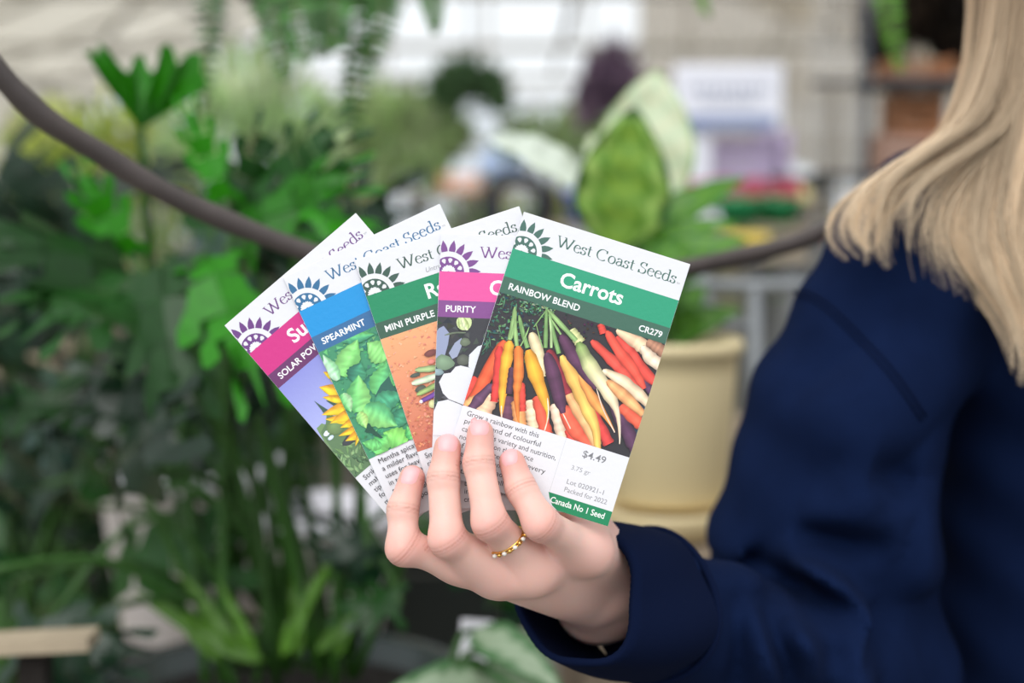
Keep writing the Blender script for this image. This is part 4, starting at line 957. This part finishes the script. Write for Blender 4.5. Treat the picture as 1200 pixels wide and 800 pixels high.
for p, w in [([(360, -160, 1.5), (330, -60, 1.4), (322, 10, 1.36), (335, 95, 1.35)], .028), ([(370, -160, 1.5), (350, -70, 1.38), (345, 0, 1.34), (360, 75, 1.33)], .03), ([(375, -160, 1.5), (395, -80, 1.4), (392, 0, 1.36), (388, 60, 1.35)], .03),
             ([(375, -160, 1.5), (410, -60, 1.45), (420, 40, 1.42), (412, 165, 1.42)], .027), ([(375, -160, 1.5), (430, -70, 1.4), (448, 0, 1.38), (425, 95, 1.38)], .028), ([(375, -160, 1.5), (450, -90, 1.4), (500, -20, 1.38), (510, 40, 1.38)], .02),
             ([(375, -160, 1.5), (330, -80, 1.45), (375, 0, 1.5), (378, 70, 1.5)], .03), ([(370, -160, 1.5), (300, -90, 1.5), (310, 0, 1.5), (345, 60, 1.5)], .026), ([(375, -160, 1.5), (420, -80, 1.5), (445, -10, 1.5), (400, 120, 1.5)], .026)]:
    frond(f1, p, w, GF)
f2 = basket(P(110, -250, 1.7), 'hanging fern whose single long frond drops beside the bright lobed leaf')
for p, w in [([(115, -240, 1.7), (225, -130, 1.45), (244, 0, 1.42), (238, 130, 1.42)], .021), ([(115, -240, 1.7), (220, -140, 1.5), (252, -20, 1.48), (246, 70, 1.48)], .02), ([(115, -240, 1.7), (80, -150, 1.6), (60, -60, 1.6)], .02)]:
    frond(f2, p, w, (62, 104, 60))
f3 = basket(P(1060, -230, 1.7), 'hanging fern at upper right dropping one bright frond beside the dark rack')
for p, w in [([(1060, -220, 1.7), (1035, -100, 1.5), (1040, 0, 1.48), (1056, 86, 1.48)], .020), ([(1060, -220, 1.7), (1080, -140, 1.6), (1100, -60, 1.6)], .02), ([(1060, -220, 1.7), (960, -150, 1.6), (830, -30, 1.6), (832, 22, 1.6)], .012)]:
    frond(f3, p, w, (92, 148, 46))

# ---------------------------------------------------------------- dieffenbachia in the cream pot
m_df = mat('dieffenbachia', attr=True, rough=.38, transl=.2, spec=.45)
def dcol(kind):
    def f(q, u):
        a = abs(u); v = .5+.5*math.sin(q*34-a*7)
        if kind == 'front':
            e = a+.07*math.sin(q*23+3*(u > 0))
            if e > .88 or q > .95: return (30, 78, 20)
            if e > .56: return (140+26*v, 184+14*v, 84+20*v)
            if e > .42: return (92, 142, 46)
            return (122+22*v, 166+16*v, 70)
        if kind == 'pale':
            if a > .9 or q > .97: return (120, 166, 70)
            return (204+14*v, 222, 188)
        if kind == 'white': return (226, 236, 222) if a < .93 else (150, 180, 130)
        if a > .8: return (46, 98, 26)
        return (64+30*v, 122+24*v, 30)
    return f
DL = {k: ovate('broad_leaf', m_df, w, dr, dcol(k), .15, 22, 17, tx) for k, w, dr, tx in (('front', .33, .08, .78), ('pale', .40, .25, .95), ('white', .22, .15, .7), ('low', .22, .45, .7))}
PD = 1.42; ptc = P(782, 585, PD)
m_cream = mat('cream_ceramic', (226, 208, 164), .45, noise=(6, .06))
dp = empty('plant_pot', ptc, 'cream ceramic pot on a saucer, behind the right edge of the packets', 'pot')
s_ = PD/F
mb = MB(); mb.lathe([(.0001, 0), (62*s_, 0), (68*s_, 8*s_), (78*s_, 150*s_), (79*s_, 172*s_), (84*s_, 174*s_), (86*s_, 182*s_), (84*s_, 190*s_), (78*s_, 190*s_), (74*s_, 170*s_), (.0001, 168*s_)], ptc, 56); mb.build('pot_wall', m_cream, dp)
mb = MB(); mb.lathe([(.0001, 172*s_), (74*s_, 172*s_)], ptc, 40); mb.build('soil', m_soil, dp)
mb = MB(); mb.lathe([(.0001, -.03), (76*s_, -.03), (86*s_, -.008), (86*s_, -.002), (80*s_, -.004), (60*s_, -.012), (.0001, -.012)], ptc, 48); mb.build('saucer', m_cream, dp)
dfp = empty('dumb_cane_plant', ptc+Vector((0, 0, 172*s_)), 'broad-leaved plant with cream and green leaves in the cream pot', 'plant'); dc = dfp.location.copy()
for k, b_, t_, db, dt, nn, sx in [('front', (722, 292), (742, 128), 1.40, 1.34, (-.12, -1, .12), 1.0), ('pale', (738, 268), (775, 84), 1.50, 1.46, (.05, -1, .1), .8), ('white', (690, 215), (588, 148), 1.5, 1.42, (.1, -.8, .9), 1.2),
        ('low', (745, 290), (852, 182), 1.42, 1.40, (-.4, -1, .6), .75), ('low', (750, 292), (842, 238), 1.40, 1.36, (-.2, -1, .9), .8), ('low', (752, 330), (838, 262), 1.38, 1.32, (-.2, -1, .8), 1.15), ('low', (770, 330), (822, 292), 1.38, 1.32, (0, -1, .6), 1.2),
        ('low', (770, 400), (846, 352), 1.44, 1.40, (0, -1, .7), 1.1), ('low', (745, 398), (815, 396), 1.42, 1.38, (0, -.8, 1), 1.0), ('low', (740, 380), (640, 330), 1.42, 1.4, (.3, -1, .7), 1.1), ('low', (745, 385), (800, 300), 1.45, 1.44, (0, -1, .4), 1.3),
        ('pale', (735, 260), (700, 150), 1.52, 1.52, (.2, -1, .2), .7), ('low', (745, 330), (690, 215), 1.46, 1.46, (.3, -1, .2), .9), ('low', (770, 380), (830, 330), 1.5, 1.5, (0, -1, .3), 1.3)]:
    B = P(*b_, db); D = P(*t_, dt)-B; place(DL[k], 'broad_leaf', dfp, B, D, nn, D.length, sx); stalk(dfp, dc, B, .0055, .01, m=m_stem)
# table under the pot: planks
tz = ptc.z-.032; tb = empty('slatted_table', (.70, 1.75, tz-.03), 'grey-brown slatted table carrying the cream pot', 'table')
m_tw = mat('grey_wood', (142, 126, 108), .75, noise=(20, .25), var=.2)
PM = MB(); PM.box((0, 0, 0), (1.3, .095, .03)); PMm = PM.mesh('plank', m_tw, False)
for i in range(8): o = link(PMm, 'plank', tb); o.location = (0, -.42+i*.112, .015)
for sx in (-.6, .6):
    for sy in (-.38, .34):
        mb = MB(); mb.box((.70+sx, 1.75+sy, (tz-.03)/2), (.06, .06, tz-.035)); mb.build('leg', m_tw, tb, False)
# grey bracket and trough behind the pot
m_grey = mat('grey_metal', (138, 142, 146), .5, metal=.2)
br = empty('metal_stand', P(885, 400, 1.75), 'grey metal stand with an angled brace right of the cream pot', 'stand')
mb = MB(); mb.tube([P(884, 600, 1.75), P(884, 335, 1.75)], .009, 8); mb.build('post', m_grey, br)
mb = MB(); mb.tube([P(824, 322, 1.75), P(826, 350, 1.75), P(850, 378, 1.75), P(884, 386, 1.75)], .008, 8); mb.build('brace', m_grey, br)
mb = MB(); mb.tube([P(800, 335, 1.75), P(990, 335, 1.75)], .009, 8); mb.build('crossbar', m_grey, br)
# ---------------------------------------------------------------- benches, displays and greenery beyond
m_fol = mat('foliage', attr=True, rough=.6, transl=.5, spec=.2)
def foliage_mesh(name, n, rx, rz, cols, size, seed, flowers=None, fr=.15):
    r = random.Random(seed); mb = MB()
    for i in range(n):
        a = r.uniform(0, 6.28); el = math.asin(r.uniform(-.3, 1)); rad = r.uniform(.55, 1)
        p = Vector((rx*rad*math.cos(a)*math.cos(el), rx*rad*math.sin(a)*math.cos(el), rz*rad*(math.sin(el)*.5+.5)))
        d = Vector((math.cos(a)*math.cos(el), math.sin(a)*math.cos(el), math.sin(el)+.3)).normalized(); s = d.cross(Vector((r.uniform(-1, 1), r.uniform(-1, 1), r.uniform(-1, 1)))).normalized()
        fl = flowers and r.random() < fr and el > -.05; L = size*r.uniform(.6, 1.3)*(.7 if fl else 1); w = L*(.28 if not fl else .5); c = r.choice(flowers if fl else cols); u_ = r.uniform(.75, 1.15); c = tuple(min(255, k*u_) for k in c)
        up = d.cross(s)*L*.12
        mb.add([p, p+d*L*.5+s*w+up, p+d*L, p+d*L*.5-s*w+up, p+d*L*.5], [(0, 1, 4), (1, 2, 4), (2, 3, 4), (3, 0, 4)], c)
    return mb.mesh(name, m_fol)
GR = [(128, 176, 96), (104, 156, 78), (158, 194, 122)]; LG = [(196, 222, 168), (180, 212, 150), (214, 230, 188)]; YG = [(204, 216, 116), (176, 200, 96), (220, 226, 142)]; DG = [(108, 146, 106), (126, 160, 118), (98, 132, 98)]; PG = [(146, 122, 152), (128, 108, 134), (160, 138, 162)]  # far leaf colours lightened, with haze and overexposure put into them
m_terra = mat('terracotta', (176, 118, 86), .7); m_blackpot = mat('black_plastic_pot', (34, 34, 36), .5); m_greenpot = mat('green_plastic', (28, 140, 84), .45)
POTM = {}
def potmesh(m):
    if m.name not in POTM:
        mb = MB(); mb.lathe([(.0001, 0), (.36, 0), (.48, .8), (.54, .8), (.54, 1), (.47, 1), (.46, .9), (.0001, .88)], (0, 0, 0), 16); POTM[m.name] = mb.mesh('pot', m)
    return POTM[m.name]
FM = {}
def potted(x, y, z, ph, fr_, fz, key, cols, potm, name, label, cat, group=None, flowers=None, n=110, size=.07, frac=.3):
    o = empty(name, (x, y, z), label, cat, group)
    p = link(potmesh(potm), 'pot', o); p.scale = (ph, ph, ph)
    if key not in FM: FM[key] = foliage_mesh('foliage', n, 1, 1, cols, size, len(FM)+5, flowers, frac)
    f = link(FM[key], 'foliage', o); f.location = (0, 0, ph*.85); f.scale = (fr_, fr_, fz); f.rotation_euler.z = random.uniform(0, 6)
    return o
m_bt = mat('bench_wood', (150, 138, 120), .75, var=.2); m_bl = mat('bench_metal', (120, 122, 124), .5, metal=.3)
def bench(x0, x1, y0, y1, z, label):
    o = empty('display_bench', ((x0+x1)/2, (y0+y1)/2, z), label, 'bench'); n = max(2, int((x1-x0)/.16)); w = (x1-x0)/n
    PM = MB(); PM.box((0, 0, 0), (w-.02, y1-y0, .025)); me = PM.mesh('plank', m_bt, False)
    for i in range(n): q = link(me, 'plank', o); q.location = (x0+w*(i+.5)-(x0+x1)/2, 0, -.013)
    for x in (x0+.06, x1-.06):
        for y in (y0+.1, y1-.1):
            mb = MB(); mb.box((x, y, (z-.03)/2), (.05, .05, z-.03)); mb.build('leg', m_bl, o, False)
    return o
BD = [(-3.6, -1.5, 3.4, 5.4, .8, 'nearest bench on the left, behind the split-leaf plants'), (-3.4, -1.0, 6.2, 9.2, .8, 'middle bench on the left crowded with green plants'), (-3.6, -1.0, 10.2, 14, .8, 'far left bench near the bright end wall'),
      (-.55, .75, 4.95, 6.6, .85, 'centre bench of flowers straight behind the packets'), (-.5, 1.0, 8, 11.0, .85, 'second centre bench beyond the flowers'), (-.4, 1.2, 12.3, 15.5, .85, 'last centre bench by the end wall'),
      (.85, 2.1, 3.6, 5.0, .8, 'right bench of purple and white flowers under the sign'), (3.5, 5.2, 5, 9, .8, 'right bench below the brown crates'), (1.6, 2.8, 8, 12, .8, 'far right bench past the sign')]
for b_ in BD: bench(*b_)
pl_words = ['leafy', 'bushy', 'rounded', 'loose', 'upright', 'dense', 'trailing', 'young', 'spreading', 'feathery']
R3 = random.Random(5); cnt = 0
WHF = [(236, 232, 236), (226, 214, 226)]; PKF = [(210, 110, 140), (190, 70, 100)]; PUF = [(150, 110, 180), (190, 160, 210)]; ORF = [(240, 160, 100), (230, 120, 80)]; YEF = [(240, 214, 90), (236, 200, 60)]; BLF = [(70, 90, 210), (110, 130, 220)]; RDF = [(200, 50, 60), (220, 80, 90)]
spec = {'green': (GR, None), 'light green': (LG, None), 'yellow-green': (YG, None), 'dark green': (DG, None), 'white-flowered': (GR, WHF), 'pink-flowered': (GR, PKF), 'purple-flowered': (GR, PUF), 'orange-flowered': (GR, ORF), 'yellow-flowered': (GR, YEF), 'blue-flowered': (GR, BLF), 'red-flowered': (GR, RDF)}
def rows(bi, kinds, where, step=.34, fr=(.13, .22), fz=(.2, .4)):
    x0, x1, y0, y1, z, _ = BD[bi]; y = y0+.18; row = 0
    rn = ['front', 'second', 'third', 'fourth', 'fifth', 'sixth', 'seventh', 'eighth', 'ninth', 'tenth', 'eleventh']; cn = ['first', 'second', 'third', 'fourth', 'fifth', 'sixth', 'seventh']
    while y < y1-.1:
        x = x0+.2; c = 0
        while x < x1-.1:
            k = kinds[(row*3+c*2+R3.randrange(2)) % len(kinds)]; cols, fl = spec[k]; f = R3.uniform(*fr)
            potted(x+R3.uniform(-.04, .04), y+R3.uniform(-.04, .04), z, .12, f, R3.uniform(*fz), k, cols, R3.choice([m_terra, m_blackpot, m_blackpot]), 'potted_plant',
                   f'{k} potted plant, {cn[c]} from the left, {rn[min(row, 10)]} row {where}', 'plant', 'potted plants '+where, fl, 120, .26, .45)
            x += step*R3.uniform(.9, 1.15)+.06; c += 1
        y += step+.12; row += 1
rows(0, ['yellow-green', 'green', 'light green', 'green'], 'on the nearest left bench', .40, (.13, .16), (.3, .45))
rows(1, ['light green', 'yellow-green', 'green', 'white-flowered'], 'on the middle left bench', .5, (.16, .2), (.35, .55))
rows(2, ['light green', 'light green', 'orange-flowered', 'green'], 'on the far left bench', .6, (.2, .25), (.5, .7))
rows(3, ['pink-flowered', 'green', 'purple-flowered', 'white-flowered'], 'on the centre flower bench', .3, (.09, .115), (.16, .24))
rows(4, ['light green', 'white-flowered', 'light green', 'green'], 'on the second centre bench', .42, (.14, .17), (.3, .4))
rows(5, ['light green', 'yellow-green'], 'on the last centre bench', .6, (.2, .25), (.4, .6))
rows(7, ['green', 'dark green', 'red-flowered'], 'on the bench below the crates', .5, (.16, .2), (.3, .5))
rows(8, ['green', 'white-flowered', 'red-flowered', 'light green'], 'on the far right bench', .45, (.14, .18), (.3, .4))
def at(px, py, d): return P(px, py, d)
# single things that read in the photo
def shrub(px, py, d, rx, rz, key, cols, label, n=260, size=.13, cat='shrub', hang=False):
    c = at(px, py, d); o = empty('hanging_basket_plant' if hang else 'potted_tree', (c.x, c.y, c.z), label, cat)
    me = foliage_mesh('foliage', n, 1, 1, cols, size, int(px)); f = link(me, 'foliage', o); f.scale = (rx, rx, rz); f.location = (0, 0, -rz*.5)
    mb = MB()
    if hang: mb.tube([c+Vector((0, 0, rz*.3)), Vector((c.x, c.y, 3.4))], .006, 5); mb.build('hanger', m_bl, o)
    else:
        mb.tube([Vector((c.x, c.y, .3)), c+Vector((0, 0, rz*.2))], [.03, .02], 7, (90, 76, 60)); mb.build('trunk', mat('trunk_bark', (92, 78, 62), .8), o)
        p = link(potmesh(m_blackpot), 'pot', o); p.scale = (.38, .38, .38); p.location = (0, 0, -c.z)
    return o
shrub(552, 114, 7.2, .17, .24, 'd', DG, 'dark green hanging plant in front of the bright end wall', hang=True, cat='hanging plant', n=380, size=.5)
shrub(715, 122, 6.6, .13, .34, 'p', PG, 'dark purple-leaved tree left of the white sign', n=420, size=.5)
shrub(120, 195, 3.6, .22, .3, 'y', YG, 'yellow-green shrub behind the rattan hoop', n=500, size=.26)
shrub(290, 165, 3.3, .20, .34, 'l', LG, 'light green shrub above the split leaves left of the packets', n=500, size=.26)
shrub(455, 168, 7.3, .36, .40, 'm', LG, 'pale green tree between the ferns and the dark hanging plant', n=420, size=.4)
shrub(650, 172, 7.4, .28, .28, 'q', LG, 'pale tree behind the broad white leaf', n=300, size=.4)
shrub(480, 208, 6.75, .17, .26, 'k', LG, 'low pale green shrub just above the blue-banded packet', n=500, size=.3)
# sign on a post
m_sign = mat('sign_white', (228, 230, 240), .5); m_ink = mat('sign_ink', (128, 136, 158), .6); m_blue = mat('sign_blue', (126, 142, 182), .6)
SD = 3.72; c = at(853, 114, SD); k = SD/F; sg = empty('garden_sign', (c.x, c.y, 0), 'white sign board on a white post right of the broad-leaved plant', 'sign')
mb = MB(); mb.box(c, (128*k, .02, 76*k)); o = mb.build('sign_board', m_sign, sg, False); bevel(o, .003)
mb = MB(); mb.box((at(823, 200, SD).x, c.y+.02, at(823, 140, SD).z/2), (24*k, .02, at(823, 140, SD).z)); mb.build('post', m_sign, sg, False)
mb = MB(); mb.box(c+Vector((2*k, -.0115, -29*k)), (108*k, .002, 15*k)); mb.build('blue_stripe', m_blue, sg, False)
for i, (x0_, x1_, yy) in enumerate([(812, 896, 104), (822, 884, 118)]):
    for j in range(9):
        xx = x0_+(x1_-x0_)*j/8; q = at(xx, yy, SD-.012); mb = MB(); mb.box(q, ((x1_-x0_)/13*k, .001, (9 if i == 0 else 6)*k*(.8+.3*(j % 2)))); mb.build('lettering', m_ink, sg, False)
# flower trays under the sign
BZ = .8
x0, x1, y0, y1, z, _ = BD[6]
tags = ['purple-flowered', 'white-flowered', 'purple-flowered', 'white-flowered', 'pink-flowered', 'white-flowered']; i = 0
for j, y in enumerate((3.8, 4.15, 4.5, 4.82)):
    for c_ in range(5):
        kx = tags[(i*5+j) % 6]; cols, fl = spec[kx]; i += 1
        potted(.98+c_*.25, y, z, .11, .088, .2+.05*j, kx+'b', cols, m_greenpot if j == 0 else m_blackpot, 'potted_plant', kx+' plant, '+["leftmost", "second", "third", "fourth", "rightmost"][c_]+' in the '+["front", "second", "third", "back"][j]+' row under the sign', 'plant', 'flower pots under the sign', fl, 150, .3, .75)
m_tray = mat('crimson_tray', (190, 74, 100), .5); m_lilac = mat('lilac_packaging', (196, 180, 214), .6)
def crate(px, py, d, w, h, dp_, m, label, name='crate', cat='crate'):
    c = at(px, py, d); o = empty(name, (c.x, c.y, c.z-h/2), label, cat)
    for sx in (-1, 1):
        mb = MB(); mb.box(c+Vector((sx*(w/2-.006), 0, 0)), (.012, dp_, h)); mb.build('side_panel', m, o, False)
    for sy in (-1, 1):
        for q in range(3):
            mb = MB(); mb.box(c+Vector((0, sy*(dp_/2-.005), (q-1)*h/3)), (w, .01, h/3-.008)); mb.build('slat', m, o, False)
    mb = MB(); mb.box(c-Vector((0, 0, h/2-.006)), (w-.02, dp_-.02, .01)); mb.build('bottom_board', m, o, False); return o
def stand(px, py, d, w, label, dz=0):
    c = at(px, py, d); o = empty('display_stand', (c.x, c.y+.1, 0), label, 'stand'); mb = MB(); mb.box((c.x, c.y+.1, c.z-.012), (w, .3, .02)); mb.build('shelf', m_bt, o, False)
    for sx in (-1, 1):
        for sy in (-.12, .12): mb = MB(); mb.box((c.x+sx*(w/2-.03), c.y+.1+sy, (c.z-.02)/2), (.03, .03, c.z-.022)); mb.build('leg', m_bl, o, False)
crate(800, 222, 3.25, .16, .045, .2, m_tray, 'crimson seedling crate at the left under the sign'); crate(905, 224, 3.25, .09, .05, .2, m_tray, 'small crimson crate at the right under the sign'); crate(862, 222, 3.22, .09, .05, .2, m_tray, 'crimson crate between the other two under the sign')
stand(852, 236, 3.25, .42, 'low stand holding the crimson crates')
crate(866, 190, 3.9, .20, .14, .15, m_lilac, 'lilac and white slatted crate below the sign'); crate(905, 185, 4.12, .08, .15, .15, m_lilac, 'narrow lilac crate right of the sign post')
stand(880, 222, 3.95, .36, 'stand behind carrying the lilac crates')
for x_, d_, lb in [(864, 2.9, 'left green plastic pot below the crimson crates'), (912, 2.95, 'right green plastic pot below the crimson crates'), (888, 3.1, 'green plastic pot between two others, set further back')]:
    c = at(x_, 262, d_); tub('plant_pot', (c.x, c.y, c.z), .032, .042, .055, m_greenpot, lb, 'pot')
stand(888, 262, 2.95, .3, 'slatted stand holding three green plastic pots')
c = at(872, 292, 2.6); tub('plant_pot', (c.x, c.y, c.z), .03, .04, .03, mat('yellow_plastic', (226, 200, 90), .5), 'shallow yellow pot just above the hoop', 'pot'); stand(872, 292, 2.6, .22, 'small stand carrying the shallow yellow pot')
c = at(938, 262, 3.6); tub('plant_pot', (c.x, c.y, c.z), .065, .08, .12, mat('dark_tub', (52, 56, 50), .6), 'dark round tub right of the green pots', 'pot'); stand(938, 262, 3.6, .24, 'stand carrying the dark round tub')
c = at(938, 232, 3.45); mb = MB(); mb.lathe([(.0001, -.03), (.02, -.024), (.03, 0), (.022, .022), (.0001, .03)], c, 16); tag(mb.build('gourd', mat('gourd_yellow', (214, 200, 140), .5)), 'pale yellow gourd showing against the dark tub', 'gourd')
# things on the centre bench
m_orange = mat('peach_carton', (240, 172, 132), .6); m_bluebox = mat('blue_bucket', (70, 92, 214), .5); m_pale = mat('pale_blue_cloth', (176, 196, 230), .8); m_drk = mat('black_rubber', (24, 30, 40), .7)
crate(540, 214, 4.4, .13, .055, .12, m_orange, 'peach coloured crate left of the pale blue sacks'); c = at(540, 226, 4.4)
stand(540, 226, 4.4, .3, 'stand behind the packets holding the peach crate')
for x_, y_, r_, lb in [(576, 192, .05, 'left pale blue sack slumped beside the peach crate'), (604, 205, .045, 'right pale blue sack above the black tyre')]:
    c = at(x_, y_, 4.8); mb = MB(); mb.lathe([(.0001, -r_), (r_*.9, -r_*.95), (r_, -.2*r_), (r_*.8, .5*r_), (r_*.3, r_), (.4*r_, 1.2*r_), (.0001, 1.15*r_)], c, 18); tag(mb.build('sack', m_pale), lb, 'sack')
c = at(605, 240, 4.2); mb = MB(); mb.tube([c+Vector((.085*math.cos(a/24*6.283), 0, .085*math.sin(a/24*6.283))) for a in range(25)], .026, 10, cap=False); tag(mb.build('tyre', m_drk), 'black tyre standing behind the packets, between blue sacks and bucket', 'tyre')
stand(590, 222, 4.75, .3, 'stand carrying the two pale blue sacks')
c = at(683, 262, 4.2); tub('bucket', (c.x, c.y, c.z), .04, .052, .10, m_bluebox, 'bright blue bucket left of the broad-leaved plant', 'bucket'); stand(683, 262, 4.2, .2, 'stand carrying the bright blue bucket')
# rack with crates at the right
m_iron = mat('dark_iron', (52, 56, 64), .5); m_crate = mat('brown_crate', (150, 100, 66), .75, noise=(12, .2)); m_wire = mat('pale_wire', (176, 174, 172), .5)
RD_ = 2.6; rk = empty('wire_rack', (at(1020, 200, RD_).x, at(1020, 200, RD_).y, 0), 'tall dark iron rack with pale wire grid left of the hair', 'rack')
for px_ in (1018, 1190):
    t_ = at(px_, -60, RD_); mb = MB(); mb.box((t_.x, t_.y, t_.z/2), (.016, .016, t_.z)); mb.build('post', m_iron, rk, False)
for py_ in (98, 205): mb = MB(); mb.tube([at(952, py_, RD_), at(1190, py_, RD_)], .0055, 6); mb.build('shelf_bar', m_iron, rk)
for px_ in range(956, 1016, 11): mb = MB(); mb.tube([at(px_, -40, RD_+.02), at(px_, 300, RD_+.02)], .0022, 5); mb.build('grid_wire', m_wire, rk)
for py_ in range(-30, 300, 26): mb = MB(); mb.tube([at(950, py_, RD_+.02), at(1018, py_, RD_+.02)], .0022, 5); mb.build('grid_wire', m_wire, rk)
for py_ in (100, 207):
    a_ = at(1104, py_, RD_+.1); mb = MB(); mb.box(a_, (.27, .24, .012)); mb.build('shelf', m_iron, rk, False)
crate(1070, 114-30, RD_+.12, .12, .04, .14, m_crate, 'brown crate on the upper rack shelf, left one'); crate(1068, 137, RD_+.12, .085, .085, .14, m_crate, 'brown crate hanging below the top shelf of the rack'); crate(1060, 180, RD_+.12, .12, .07, .14, mat('rose_crate', (170, 134, 118), .75), 'dusty pink crate on the lower rack shelf')
shrub(1085, 45, 3.3, .12, .24, 'z', [(48, 40, 34), (66, 54, 44), (34, 30, 28)], 'dark dried hanging bunch at upper right beside the hair', n=300, size=.5, hang=True, cat='dried bunch')
